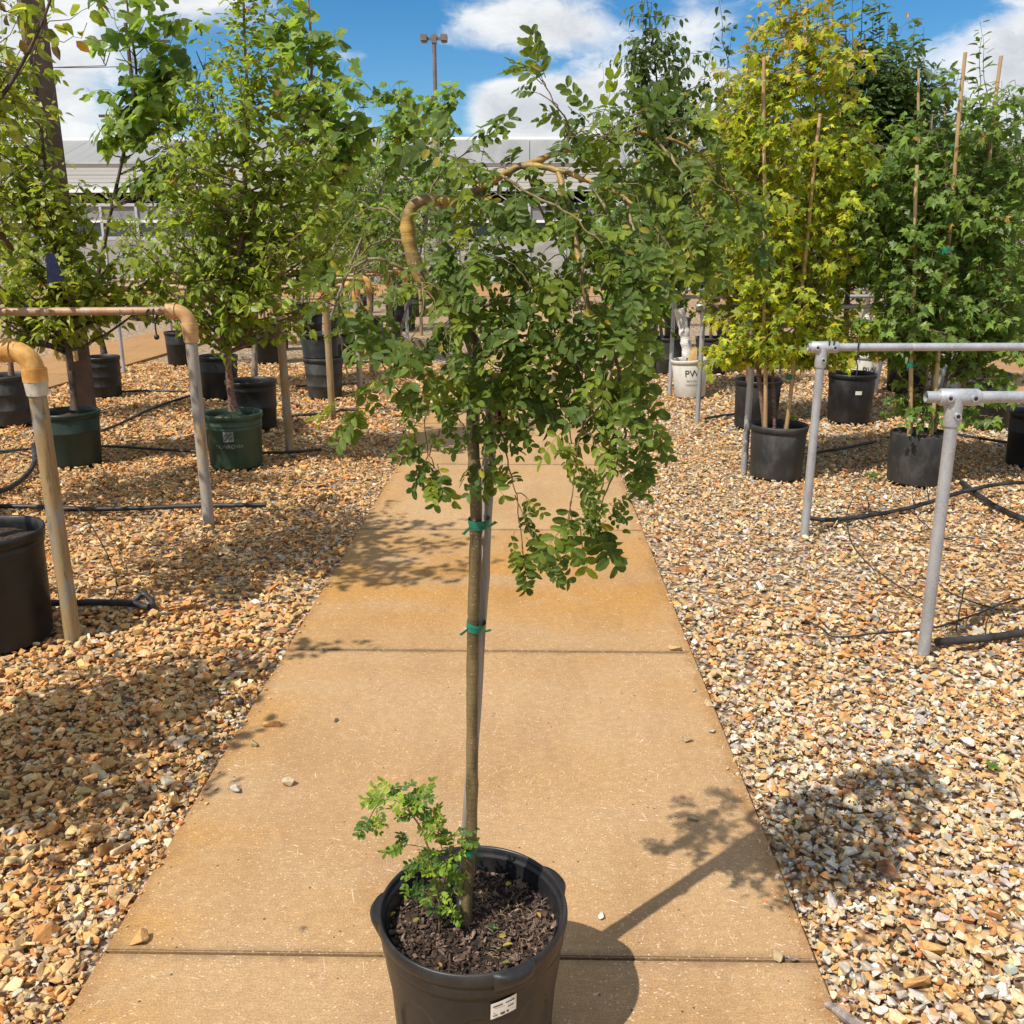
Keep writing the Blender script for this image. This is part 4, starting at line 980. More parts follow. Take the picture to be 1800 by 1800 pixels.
tree('maple_tree', 'green tree rising from the pot cut by the right edge', 'tree', TG, qI + Vector((0, 0, .33)),
     [tp([(1815, 740), (1820, 560), (1840, 350)], qI.y)], .018, [env(1850, 520, 70, 150, 44, qI.y), env(1860, 300, 60, 100, 17, qI.y)], 'maple', .08, G_GREEN, 'bark_grey', 39, .045, .8, .5, 3, zmin=.6)
tree('redbud_tree', 'bright green tree with round leaves in the pot left of the white lettered pot', 'tree', TG, qJ + Vector((0, 0, .38)),
     [tp([(1165, 608), (1155, 520), (1140, 430), (1130, 330)], qJ.y)], .022, [env(1130, 470, 85, 80, 70, qJ.y), env(1170, 540, 40, 40, 12, qJ.y), env(1100, 360, 75, 85, 55, qJ.y)], 'heart', .085, G_BRIGHT, 'bark_grey', 40, .05, .7, .6, 3, zmin=.45)
tree('redbud_tree', 'green round-leaved tree in the deep shade right of the white lettered pot', 'tree', TG, qK + Vector((0, 0, .38)),
     [tp([(1250, 608), (1250, 500), (1245, 380), (1240, 300)], qK.y)], .022, [env(1240, 410, 85, 110, 85, qK.y), env(1190, 330, 70, 90, 50, qK.y), env(1310, 450, 60, 80, 23, qK.y)], 'heart', .08, G_GREEN, 'bark_dark', 41, .05, .7, .6, 3, zmin=.6)
tree('redbud_tree', 'small bright green tree in the far pot nearest the path on the right', 'tree', TG, qL + Vector((0, 0, .38)),
     [tp([(1130, 575), (1120, 500), (1110, 420)], qL.y)], .02, [env(1090, 480, 60, 60, 35, qL.y), env(1050, 400, 60, 60, 23, qL.y)], 'heart', .09, G_BRIGHT, 'bark_grey', 42, .06, .7, .6, 2, zmin=.5)
tree('potted_tree', 'dark tree filling the background behind the second right tee', 'tree', TG, qN + Vector((0, 0, .38)),
     [tp([(1420, 595), (1420, 470), (1415, 340)], qN.y)], .022, [env(1420, 430, 110, 90, 52, qN.y), env(1500, 470, 80, 70, 26, qN.y)], 'ovate', .085, G_DARK, 'bark_dark', 43, .055, .7, .5, 3, zmin=.6)
tree('potted_tree', 'dark tree between the white pot and the cream pot', 'tree', TG, qO + Vector((0, 0, .38)),
     [tp([(1590, 640), (1590, 500), (1595, 360)], qO.y)], .022, [env(1600, 430, 110, 110, 58, qO.y), env(1700, 450, 90, 90, 35, qO.y)], 'ovate', .08, G_GREEN, 'bark_dark', 44, .05, .7, .5, 3, zmin=.7)

# bamboo stakes and their green ties
def stake(p0, p1, r, lab, mat='bamboo', group='bamboo stakes in the right bed'):
    o = thing('bamboo_stake', p0, lab, 'stake', group); m = MB(); n = 14
    pts = [p0.lerp(p1, k / n) + Vector((.004 * math.sin(k * .9), 0, 0)) for k in range(n + 1)]
    m.tube(pts, [r * (1 - .25 * k / n) * (1.10 if k % 4 == 0 else 1) for k in range(n + 1)], 9); m.build('cane', M[mat], o, p0); return o
for (x0, y0, x1, y1, Y, lab) in ((1345, 757, 1343, 100, qA.y - .06, 'bamboo stake rising straight through the yellow maple'), (1382, 757, 1442, 200, qA.y - .05, 'bamboo stake leaning right inside the yellow maple'),
                                 (1598, 768, 1612, 290, qC.y - .06, 'thin bamboo stake left in the green maple'), (1636, 768, 1697, 92, qC.y - .08, 'bamboo stake crossing the green maple, its tip against the cloud'),
                                 (1690, 700, 1760, 98, qC.y + .1, 'rightmost bamboo stake, its tip against the cloud'), (1615, 560, 1615, 122, qD.y - .42, 'slim bamboo stake behind the upright dark tree'), (1660, 560, 1662, 152, qF.y - .7, 'slim bamboo stake left of the cloud-high stakes')):
    stake(D(x0, y0, Y), D(x1, y1, Y - (.14 if Y < 6.3 else .05)), .0135 if Y < 7 else .012, lab)
def tie(c, rx, ry, h_, lab, group='green ties on stakes', tails=True, rot=0.0):
    o = thing('green_tie', c, lab, 'plant tie', group); m = MB(); n = 16
    for layer in range(3):
        zc = (layer - 1) * h_ * .3; m.v; vs = []; fs = []
        for k in range(n):
            a = 2 * math.pi * k / n; s_ = 1 + .03 * math.sin(a * 3 + layer)
            for dz in (-h_ * .28, h_ * .28): vs.append((math.cos(a) * (rx + .0008 * layer) * s_, math.sin(a) * (ry + .0008 * layer) * s_, zc + dz + .05 * h_ * math.sin(a + layer)))
        for k in range(n): fs.append((2 * k, 2 * ((k + 1) % n), 2 * ((k + 1) % n) + 1, 2 * k + 1))
        m.add(vs, fs)
    if tails:
        m.add([(rx * .9, -ry, 0), (rx * 1.6, -ry * 1.3, h_ * .9), (rx * 1.9, -ry * 1.2, h_ * .6), (rx * .9, -ry, -h_ * .3)], [(0, 1, 2, 3)]); m.add([(-rx * .8, -ry, 0), (-rx * 1.6, -ry * 1.4, -h_ * .9), (-rx * 1.3, -ry * 1.3, -h_ * 1.1), (-rx * .7, -ry, -h_ * .3)], [(0, 1, 2, 3)])
    m.build('band', M['tape'], o); o.rotation_euler = (0, rot, 0); return o
for (x, y, Y, lab) in ((1345, 295, qA.y - .11, 'green tie high on the straight stake in the yellow maple'), (1343, 460, qA.y - .32, 'green tie halfway up the straight stake in the yellow maple'), (1387, 663, qA.y - .12, 'green tie low on the leaning stake of the yellow maple'),
                       (1440, 322, qA.y - .11, 'green tie high on the leaning stake of the yellow maple'), (1677, 258, qC.y - .16, 'green tie on the crossing stake of the green maple'), (1735, 300, qC.y - .0, 'green tie on the rightmost stake'), (1662, 440, qC.y - .36, 'green tie halfway down the crossing stake'),
                       (1600, 642, qC.y - .25, 'green tie low on the thin left stake of the green maple')):
    tie(D(x, y, Y), .019, .019, .024, lab)

# ================================================================== the weeping tree on the path
Y0 = 1.391; PCX = -0.0965; PH = .30; PR = .1695
mp_ = thing('plant_pot', (PCX, Y0, .001), 'big ribbed black pot in front, standing on the path with a white price sticker', 'pot', None)
rb = PR * .87
def wall_r(z, a):                     # panel arches pressed into the wall
    f = z / (PH - .03); r = rb + (PR * .975 - rb) * f
    u = ((a / (2 * math.pi)) * 9 + .62) % 1.0 - .5
    top = .205 - (abs(u) / .40) ** 2.4 * .05
    d = min((.40 - abs(u)) * .115, (top - z), z - .02)
    g_ = max(0.0, min(1.0, d / .006)); return r - .0045 * g_ * (1 if abs(u) < .40 else 0)
m = MB(); n = 288; zs_ = [0, .006, .018, .026, .05, .09, .13] + [.145 + .005 * k for k in range(17)] + [.235, .245]
vs = []; fs = []
for z in zs_:
    for k in range(n):
        a = 2 * math.pi * k / n; r = wall_r(z, a); vs.append((math.cos(a) * r, math.sin(a) * r, z))
for i in range(len(zs_) - 1):
    for k in range(n): fs.append((i * n + k, i * n + (k + 1) % n, (i + 1) * n + (k + 1) % n, (i + 1) * n + k))
m.add(vs, fs); rt = wall_r(.245, 0)
m.lathe([(rt, .245), (rt + .0035, .247), (rt + .0035, .258), (PR * .985, .266), (PR * .985, .276)], 96)
m.lathe([(0, .002), (rb * .98, .001)], 64)
m.lathe([(PR * .925, .284), (PR * .915, .265), (PR * .90, .255), (PR * .885, .20)], 96); m.build('body', M['pot_front'], mp_)
q = MB(); q.lathe([(PR * .985, .274), (PR * 1.01, .276), (PR * 1.018, .282), (PR * 1.018, .292), (PR * 1.008, .299), (PR * .992, .302), (PR * .975, .299), (PR * .965, .292), (PR * .955, .286), (PR * .93, .283), (PR * .92, .270)], 128); q.build('rim', M['pot_front'], mp_)
for a0 in (R(182), R(-62), R(28)):                                  # moulded lifting lugs
    q = MB(); vs = []; fs = []; nn = 14
    for i in range(nn + 1):
        u = i / nn - .5; a = a0 + u * .46; e = max(0, 1 - (2 * abs(u)) ** 2.2) ** .8
        for (ro, z) in ((-.002, .299), (.011 * e, .298), (.0155 * e, .292), (.014 * e, .281), (.006 * e, .270), (-.002, .262)):
            vs.append((math.cos(a) * (PR * 1.012 + ro), math.sin(a) * (PR * 1.012 + ro), z))
    for i in range(nn):
        for k in range(5): fs.append((i * 6 + k, i * 6 + k + 1, i * 6 + 7 + k, i * 6 + 6 + k))
    q.add(vs, fs); q.build('handle', M['pot_front'], mp_)
sk = curved_patch(.046, .034, rb, R(-68.5), .2215, mp_, M['white_sticker'], 'price_sticker', (PR * .975 - rb) / .27, .0018, .18)
for (u, z, w_, h_) in ((-.0095, .0095, .017, .0026), (.0095, .0095, .016, .0022), (.011, -.001, .011, .0018), (-.0135, -.0105, .0085, .002), (-.002, -.0105, .008, .0042), (.006, -.0105, .004, .004), (-.015, -.005, .002, .002)):
    curved_patch(w_, h_, rb, R(-68.5) + u / rb, .2215 + z + .18 * u, sk, M['ink'], 'print', (PR * .975 - rb) / .27, .0030, .18)
SZ = .262                                                            # soil level
rng = np.random.default_rng(3)
m = MB(); N = 40; vs = []; fs = []
for i in range(N + 1):
    for j in range(N + 1):
        x, y = (i / N * 2 - 1), (j / N * 2 - 1); rr = math.hypot(x, y); s_ = max(abs(x), abs(y)) / rr if rr > 0 else 1
        X, Y_ = x * s_ * PR * .925, y * s_ * PR * .925; d = math.hypot(X + .008, Y_ + .005)
        vs.append((X, Y_, SZ - .016 + .012 * math.exp(-(d / .05) ** 2) + rng.normal(0, .002)))
for i in range(N):
    for j in range(N): fs.append((i * (N + 1) + j, (i + 1) * (N + 1) + j, (i + 1) * (N + 1) + j + 1, i * (N + 1) + j + 1))
m.add(vs, fs); m.build('soil', M['soil'], mp_)
# bark chips lying on the soil
chips = [hull_stone(200 + k, 8, False) for k in range(10)]; n = 2300
rad = PR * .905 * np.sqrt(rng.uniform(0, 1, n)); an = rng.uniform(0, 2 * np.pi, n); x = rad * np.cos(an); y = rad * np.sin(an)
zc = SZ - .012 + .012 * np.exp(-(np.hypot(x + .008, y + .005) / .05) ** 2) + rng.uniform(-.002, .005, n)
s = .0034 * np.exp(rng.normal(0, .45, n)) ; s = np.clip(s, .0016, .011)
sc = s[:, None] * np.stack([rng.uniform(1.1, 2.2, n), rng.uniform(.7, 1.2, n), rng.uniform(.4, .8, n)], 1); Rm = rand_rot(n, rng, .55)
cp_ = np.array([(.05, .032, .024), (.09, .055, .04), (.14, .095, .075), (.025, .018, .015), (.20, .13, .10), (.26, .18, .12)])
col = cp_[rng.choice(6, n, p=[.3, .27, .18, .13, .09, .03])] * np.exp(rng.normal(0, .2, (n, 1))); ts = rng.integers(0, 10, n)
Vs, Ts, Cs, bs = [], [], [], 0
for k, (V, T) in enumerate(chips):
    qi = np.where(ts == k)[0]; P = (V[None] * sc[qi][:, None, :]) @ np.transpose(Rm[qi], (0, 2, 1)) + np.stack([x[qi], y[qi], zc[qi]], 1)[:, None, :]
    Vs.append(P.reshape(-1, 3)); Cs.append(np.repeat(col[qi], len(V), 0)); Ts.append((T[None] + (np.arange(len(qi)) * len(V))[:, None, None]).reshape(-1, 3) + bs); bs += len(qi) * len(V)
tag(link('bark_mulch', np_mesh('bark_mulch', np.concatenate(Vs), np.concatenate(Ts), np.concatenate(Cs), M['bark_chip'], False), mp_), kind='stuff')
# fibres and straw on the soil at right
m = MB()
for _ in range(90):
    a, rr = rng.uniform(-1.2, 1.4), rng.uniform(.04, .14); p = Vector((math.cos(a) * rr, math.sin(a) * rr, SZ + rng.uniform(-.004, .006))); d = Vector((rng.normal(), rng.normal(), rng.normal() * .15)).normalized() * rng.uniform(.006, .018)
    m.tube([p, p + d * .5 + Vector((0, 0, .002)), p + d], .0005, 3, False)
M['straw'] = noisy_mat('straw', (.28, .19, .09), (.42, .31, .17), 40, .8); tag(m.build('straw', M['straw'], mp_), kind='stuff')

tb = Vector((PCX, Y0, SZ - .01))
wt = thing('weeping_tree', tb, 'weeping tree in the big front pot, bare straight trunk, arching crown of oval leaflets', 'tree')


def bark_main():
    m, t = new_mat('olive_bark')
    geo = t.n('ShaderNodeNewGeometry'); pos = geo.outputs['Position']
    z = t.n('ShaderNodeSeparateXYZ', i={0: pos}).outputs[2]
    c = t.mix(t.ramp(t.noise(t.mapping(pos, (1, 1, .25)), 45, 5, .6), .35, .65), (.075, .058, .026), (.165, .12, .055))
    c = t.mix(t.math('MULTIPLY', t.ramp(z, 1.30, 1.44), t.ramp(t.noise(pos, 28, 4), .35, .65)), c, (.42, .255, .06))
    ln = t.voro(t.mapping(pos, (1, 1, 1.8)), 115); c = t.mix(t.math('MULTIPLY', t.ramp(ln, .17, .09), .8), c, (.46, .38, .26))
    rings = t.noise(t.mapping(pos, (.3, .3, 4)), 42, 3)
    out(t, pbsdf(t, Base_Color=c, Roughness=.5, Specular_IOR_Level=.4, Normal=t.bump(t.math('ADD', rings, t.ramp(ln, .2, .05)), .5, .003))); return m
M['olive_bark'] = bark_main()
M['young_twig'] = noisy_mat('young_twig', (.10, .07, .035), (.22, .17, .08), 60, .55)
M['gold_bark'] = M['olive_bark']


def px(pts, dY=0.0): return [D(p[0], p[1], Y0 + dY + (p[2] if len(p) > 2 else 0)) for p in pts]
trk = px([(818, 1624), (821, 1580), (826, 1510), (829, 1450), (830, 1350), (830, 1250), (831, 1150), (833, 1060), (836, 960), (837, 900), (834, 820), (831, 760), (834, 690), (838, 645), (832, 605), (810, 562), (778, 527), (744, 492), (727, 455), (718, 418), (717, 385), (729, 361), (752, 351), (782, 354), (806, 352)])
P_ = smooth_path(trk, 7); nP = len(P_)
def trad(k):
    f = k / (nP - 1); r = .0135 if f < .5 else .0135 + .0015 * math.sin((f - .5) * 9)
    r = np.interp(f, [0, .04, .25, .45, .52, .60, .72, .85, 1], [.0125, .0104, .0100, .0096, .0112, .0118, .0112, .0098, .0075])
    return r * (1 + .035 * math.sin(k * 1.3) + .03 * math.sin(k * .47 + 1) + (.09 if k % 11 == 4 else 0))
m = MB(); m.tube(P_, [trad(k) for k in range(nP)], 16); m.build('trunk', M['olive_bark'], wt, tb)

# (points in the picture with depth offset), base radius, leaf start fraction, density, foliage weight
BR = [
 ([(795, 352, 0), (843, 333, .01), (885, 305, .02), (925, 291, .02), (975, 297, 0), (1035, 318, -.02), (1095, 346, -.04), (1140, 385, -.05), (1172, 430, -.06)], .0070, .05, 1.15),
 ([(925, 291, .02), (965, 274, .05), (1010, 262, .08), (1070, 243, .10), (1130, 235, .12), (1190, 250, .14), (1245, 285, .15), (1290, 345, .15), (1310, 410, .14)], .0050, .10, 1.25),
 ([(985, 268, .06), (1002, 240, .05), (995, 210, .04), (975, 178, .03), (953, 140, .03)], .0032, .15, 1.0),
 ([(1055, 247, .09), (1078, 225, .10), (1100, 208, .10), (1120, 200, .10)], .0025, .2, 1.3),
 ([(1005, 264, .06), (1030, 240, .0), (1050, 215, -.02)], .0022, .3, .9),
 ([(1150, 240, .12), (1195, 300, .05), (1230, 370, .02), (1245, 415, 0)], .0036, .1, 1.2),
 ([(1095, 346, -.04), (1120, 420, -.1), (1130, 500, -.13), (1120, 580, -.14)], .0034, .05, 1.2),
 ([(1035, 318, -.02), (1075, 390, -.06), (1095, 470, -.08), (1085, 550, -.08)], .0034, .05, 1.2),
 ([(980, 300, 0), (1005, 390, -.05), (1020, 470, -.08), (1035, 540, -.09), (1078, 617, -.09), (1096, 700, -.08), (1094, 780, -.08), (1070, 850, -.07), (1050, 910, -.06)], .0046, .12, 1.15),
 ([(1096, 690, -.08), (1120, 690, -.08), (1140, 730, -.08), (1135, 800, -.08)], .0018, .1, 1.0),
 ([(1080, 620, -.09), (1060, 700, -.12), (1020, 760, -.12), (1010, 840, -.12), (1000, 915, -.12)], .003, .05, 1.1),
 ([(843, 335, .01), (868, 400, -.02), (895, 455, -.04), (925, 520, -.05), (945, 580, -.05), (975, 640, -.05), (995, 710, -.06), (1005, 780, -.06)], .0042, .2, 1.25),
 ([(925, 293, .02), (950, 370, .08), (985, 440, .10), (1010, 520, .11), (1040, 590, .12), (1060, 660, .12)], .0036, .1, 1.2),
 ([(837, 690, 0), (862, 720, -.02), (885, 770, -.02), (898, 835, -.02), (912, 900, -.02), (918, 965, -.02)], .003, .2, 1.3),
 ([(905, 870, -.02), (930, 930, -.02), (950, 960, -.02), (960, 975, -.02)], .0014, .2, .8),
 ([(838, 650, 0), (880, 610, -.03), (930, 590, -.06), (985, 610, -.08), (1030, 660, -.09), (1040, 720, -.09)], .0034, .15, 1.35),
 ([(815, 575, 0), (860, 535, -.03), (910, 520, -.06), (960, 545, -.08), (990, 600, -.08)], .0034, .1, 1.3),
 ([(778, 527, 0), (800, 480, -.05), (845, 455, -.08), (895, 460, -.1), (930, 500, -.1)], .0034, .1, 1.2),
 ([(744, 492, 0), (770, 520, -.06), (790, 560, -.08), (800, 600, -.08), (795, 640, -.08)], .003, .1, 1.2),
 ([(800, 353, 0), (830, 400, -.05), (838, 450, -.07), (825, 500, -.08), (815, 550, -.08)], .003, .1, 1.15),
 ([(770, 352, 0), (790, 400, -.04), (800, 440, -.05), (780, 490, -.05)], .0026, .15, 1.0),
 ([(722, 478, 0), (690, 464, -.01), (662, 455, -.02), (632, 462, -.02), (608, 490, -.02), (596, 540, -.02), (600, 600, -.02), (612, 660, -.02), (628, 715, -.02)], .0045, .25, .72),
 ([(716, 425, 0), (680, 420, .04), (640, 440, .06), (622, 490, .06), (640, 560, .06), (665, 620, .06), (690, 680, .06)], .003, .15, .62),
 ([(718, 400, 0), (680, 370, .02), (640, 370, .05), (605, 400, .06), (585, 440, .06)], .0026, .15, .6),
 ([(837, 660, 0), (805, 655, .02), (770, 680, .03), (748, 730, .03), (752, 790, .03), (765, 825, .03)], .003, .15, 1.15),
 ([(825, 720, .02), (790, 740, .05), (765, 770, .06), (755, 800, .06)], .0018, .2, .9),
 ([(800, 355, 0), (820, 345, -.05), (850, 350, -.06), (875, 360, -.06)], .0018, .0, 1.6),
 ([(840, 640, 0), (858, 655, -.04), (872, 690, -.06), (868, 730, -.06)], .002, .0, 1.8),
 ([(835, 610, 0), (870, 640, -.05), (905, 650, -.07), (935, 680, -.07)], .002, .1, 1.6),
 ([(800, 550, 0), (830, 560, -.07), (850, 600, -.09), (845, 640, -.09)], .002, .0, 1.6),
 ([(752, 351, 0), (765, 318, .02), (790, 290, .03), (828, 262, .03)], .0022, .25, .6),
 ([(843, 333, .01), (820, 300, -.02), (800, 280, -.03), (770, 262, -.03)], .002, .3, .6),
 ([(728, 455, 0), (745, 510, -.09), (740, 560, -.11), (720, 600, -.11)], .0024, .15, .8),
 ([(837, 745, -.01), (855, 765, -.04), (862, 790, -.05), (858, 815, -.05)], .0016, .1, .9),
 ([(1172, 430, -.06), (1210, 320, .1), (1245, 318, .1), (1280, 336, .1), (1300, 350, .1)][1:], .0028, .0, .5),
 ([(1010, 262, .08), (1060, 300, .15), (1120, 330, .18), (1180, 380, .2), (1215, 450, .2)], .0034, .1, 1.3),
 ([(1090, 240, .1), (1150, 210, .14), (1200, 215, .16)], .002, .2, 1.0),
 ([(880, 306, .02), (930, 340, -.06), (990, 370, -.1), (1050, 420, -.12), (1090, 480, -.13)], .0034, .15, 1.1),
]
LV, LTq = LT['oval']
def compound(seed, np_, col, yellow=0.0):
    """one pinnate leaf, length 1: a thin arching stalk with pairs of oval leaflets"""
    r = np.random.default_rng(seed); V = []; T = []; Cc = []; base = 0
    curl = r.uniform(.1, .5); side = r.normal(0, .12)
    def stalk(u): return np.array([side * u * u, u, -curl * u * u * .6])
    for u0, u1 in ((0, .33), (.33, .66), (.66, 1.0)):
        a, b = stalk(u0), stalk(u1); w0 = .011 * (1.2 - u0)
        V += [a + (w0, 0, 0), a - (w0, 0, 0), a + (0, 0, w0), b + (w0 * .8, 0, 0), b - (w0 * .8, 0, 0), b + (0, 0, w0 * .8)]
        T += [(base, base + 3, base + 5), (base, base + 5, base + 2), (base + 2, base + 5, base + 4), (base + 2, base + 4, base + 1), (base + 1, base + 4, base + 3), (base + 1, base + 3, base)]; base += 6
        Cc += [(.21, .22, .06)] * 6
    for k in range(np_):
        u = .24 + .74 * k / (np_ - 1)
        for sg in (-1, 1):
            p = stalk(min(1, u + r.normal(0, .012))); ln = r.uniform(.33, .43) * (1 if 0 < k < np_ - 1 else .86)
            if r.uniform() < .04: continue
            th = R(r.normal(62 if k < np_ - 1 else 38, 8)); lift = r.normal(.12, .22)
            ax = np.array([[sg * math.sin(th), math.cos(th), lift - curl * .5]]); nr = np.array([[r.normal(0, .25) - sg * .25, r.normal(0, .25), 1.0]])
            Rm = frames(ax, nr)[0]; L2 = LV.copy(); L2[:, 2] *= r.uniform(.4, 1.5); L2[:, 0] *= r.uniform(.9, 1.12)
            V += list((L2 * ln) @ Rm.T + p); T += [tuple(x + base for x in tt) for tt in LTq]; base += len(L2)
            c = np.array(col) * math.exp(r.normal(0, .16))
            if r.uniform() < yellow: c = np.array((.30, .25, .03))
            Cc += [tuple(np.clip(c, 0, .9))] * len(L2)
    return np.array(V), np.array(T), np.array(Cc)
CG = [(2.0 * c_[0], 1.6 * c_[1], .85 * c_[2]) for c_ in [(.042, .085, .030), (.05, .10, .034), (.065, .12, .036), (.04, .08, .034), (.085, .145, .035), (.045, .09, .03), (.055, .105, .04), (.06, .11, .03), (.10, .16, .035), (.036, .075, .028), (.07, .125, .045), (.075, .13, .034), (.05, .095, .036), (.048, .098, .03), (.08, .13, .03), (.062, .112, .042)]]
CV = [compound(k, 4 if k % 3 else 5, CG[k], .012) for k in range(16)]
M['weep_leaf'] = leaf_mat('weeping_leaf', .42, .50, .22)
CM = [np_mesh('leaf', V, T, c, M['weep_leaf'], False) for V, T, c in CV]
rng = np.random.default_rng(21); LP = []          # (pos, axis, normal, size, variant)
sp = MB()
for pts, r0, st, dn in BR:
    W_ = smooth_path(px(pts), 5); n = len(W_)
    W_ = [p + Vector(rng.normal(0, .001, 3)) if 0 < k < n - 1 else p for k, p in enumerate(W_)]
    m = MB(); rs_ = 1.0 if r0 > .0045 else .68
    m.tube(W_, [max(.0009, rs_ * r0 * (1 - .8 * k / (n - 1))) * (1 + .07 * math.sin(k * 2.3) + (.22 if k % 6 == 3 else 0)) for k in range(n)], 8)
    thick = r0 > .0045; m.build('branch', M['olive_bark'] if thick else M['young_twig'], wt, tb)
    L = sum((W_[k + 1] - W_[k]).length for k in range(n - 1)); cnt = int(L / .0235 * dn)
    zmid = sum(p.z for p in W_) / n; xm = sum(p.x for p in W_) / n; cnt = int(cnt * (1.5 if zmid > 1.36 else 1.55 if (zmid > 1.18 and -.2 < xm < .14) else 1.1 if zmid > 1.24 else .95))
    for _ in range(cnt):
        f = rng.uniform(st, 1.0); k = min(n - 2, int(f * (n - 1))); p = W_[k].lerp(W_[k + 1], rng.uniform()); tn = (W_[k + 1] - W_[k]).normalized()
        a = rng.uniform(0, 2 * math.pi); rd = Vector((math.cos(a), math.sin(a) * .9, rng.uniform(-.5, .7)))
        low = p.z < 1.2; spur = rd.normalized() * rng.uniform(.004, .016 if low else .036) + tn * .01; q_ = p + spur
        if spur.length > .016: sp.tube([p, p + spur * .5 + Vector((0, 0, .003)), q_], [.0011, .0009, .0007], 4, False)
        for _k in range(1 if rng.uniform() < .75 else 2):
            ax = rd * .75 + tn * rng.uniform(0, .6) + Vector((rng.normal(0, .35), rng.normal(0, .35), -rng.uniform(.0, 1.0)))
            nr = Vector((rng.normal(-.45, .45), rng.normal(-.6, .45), 1.0)); LP.append((q_, ax.normalized(), nr, rng.uniform(.036, .055) * (.88 if low else 1), int(rng.integers(0, 16))))
# terminal leaves at the ends of the hanging branches
for pts, r0, st, dn in BR:
    e = px(pts)[-1]; e0 = px(pts)[-2]; dr = (e - e0).normalized()
    for _ in range(3): LP.append((e + Vector(rng.normal(0, .004, 3)), (dr + Vector(rng.normal(0, .45, 3))).normalized(), Vector((rng.normal(-.2, .6), -.8, .8)), rng.uniform(.05, .065), int(rng.integers(0, 16))))
# sprays seen flat against the path at the lower right
for (x, y, x2, y2) in ((1020, 925, 1022, 1003), (1045, 925, 1062, 1003), (985, 940, 990, 980), (1095, 640, 1132, 735), (1120, 640, 1150, 730), (1005, 880, 985, 950), (905, 960, 908, 1003), (940, 935, 948, 990)):
    a, b = D(x, y, 1.30), D(x2, y2, 1.30); LP.append((a, (b - a).normalized(), Vector((.1, -1, .5)), (b - a).length, int(rng.integers(0, 10))))
tag(sp.build('spurs', M['young_twig'], wt, tb), kind='stuff')
LP.sort(key=lambda l: (l[0] - Vector((0, 0, H))).length)
def leaf_matrix(l, org):
    Rm = frames(np.array([l[1][:]]), np.array([l[2][:]]))[0]; mt = Matrix(Rm.tolist()).to_4x4() @ Matrix.Scale(l[3], 4); mt.translation = l[0] - org; return mt
keep = LP[:300]
for l in keep:
    o = bpy.data.objects.new('leaf', CM[l[4]]); C.objects.link(o); o.parent = wt; o.matrix_local = leaf_matrix(l, tb)
Vs, Ts, Cs, bs = [], [], [], 0
for l in LP[300:]:
    V, T, c = CV[l[4]]; mt = np.array(leaf_matrix(l, tb)); Vs.append(V @ mt[:3, :3].T + mt[:3, 3]); Ts.append(T + bs); Cs.append(c); bs += len(V)
tag(link('foliage', np_mesh('foliage', np.concatenate(Vs), np.concatenate(Ts), np.concatenate(Cs), M['weep_leaf'], False), wt), kind='stuff')
print('weeping leaves', len(LP))

# the shoot at the foot of the trunk
bsroot = thing('basal_shoot', D(772, 1640, Y0 - .015), 'bright green leafy shoot growing from the soil left of the bare trunk', 'plant'); bo = bsroot.location.copy()
BS = [([(772, 1642), (773, 1600), (768, 1560), (760, 1525), (752, 1490), (742, 1460), (722, 1430), (700, 1410), (680, 1405), (660, 1420), (645, 1450)], .0026, .12),
      ([(773, 1600), (782, 1560), (780, 1510), (772, 1470), (768, 1445)], .0016, .25), ([(780, 1520), (795, 1490), (800, 1465)], .001, .3),
      ([(765, 1545), (740, 1530), (720, 1545), (712, 1550)], .0011, .2), ([(742, 1460), (745, 1425), (732, 1395)], .0011, .2), ([(750, 1490), (718, 1485), (700, 1490)], .001, .3),
      ([(772, 1610), (755, 1575), (742, 1565)], .0012, .3), ([(774, 1620), (790, 1595), (794, 1570)], .0012, .3), ([(773, 1632), (790, 1615), (800, 1600)], .001, .2), ([(722, 1430), (710, 1400), (690, 1388)], .001, .2)]
SG = [(.22, .32, .04), (.17, .27, .035), (.10, .18, .04), (.28, .38, .05), (.09, .17, .045)]
CVs = [compound(60 + k, 5, SG[k % 5]) for k in range(10)]; CMs = [np_mesh('leaf', V, T, c, M['weep_leaf'], False) for V, T, c in CVs]
rng = np.random.default_rng(5)
for pts, r0, st in BS:
    W_ = smooth_path(px(pts, -.015), 5); n = len(W_); m = MB(); m.tube(W_, [max(.0006, r0 * (1 - .75 * k / n)) for k in range(n)], 7); m.build('stem', M['young_twig'], bsroot, bo)
    L = sum((W_[k + 1] - W_[k]).length for k in range(n - 1))
    for _ in range(int(L / (.012 if W_[-1].z > .42 else .02)) + 1):
        f = rng.uniform(st, 1); k = min(n - 2, int(f * (n - 1))); p = W_[k].lerp(W_[k + 1], rng.uniform()); a = rng.uniform(0, 2 * math.pi); tn = (W_[k + 1] - W_[k]).normalized()
        ax = Vector((math.cos(a), math.sin(a), rng.uniform(-.3, .6))) + tn * .3; nr = Vector((rng.normal(-.3, .5), rng.normal(-.3, .5), 1))
        l = (p, ax.normalized(), nr, rng.uniform(.026, .042), 0); o = bpy.data.objects.new('leaf', CMs[int(rng.integers(0, 10))]); C.objects.link(o); o.parent = bsroot; o.matrix_local = leaf_matrix(l, bo)

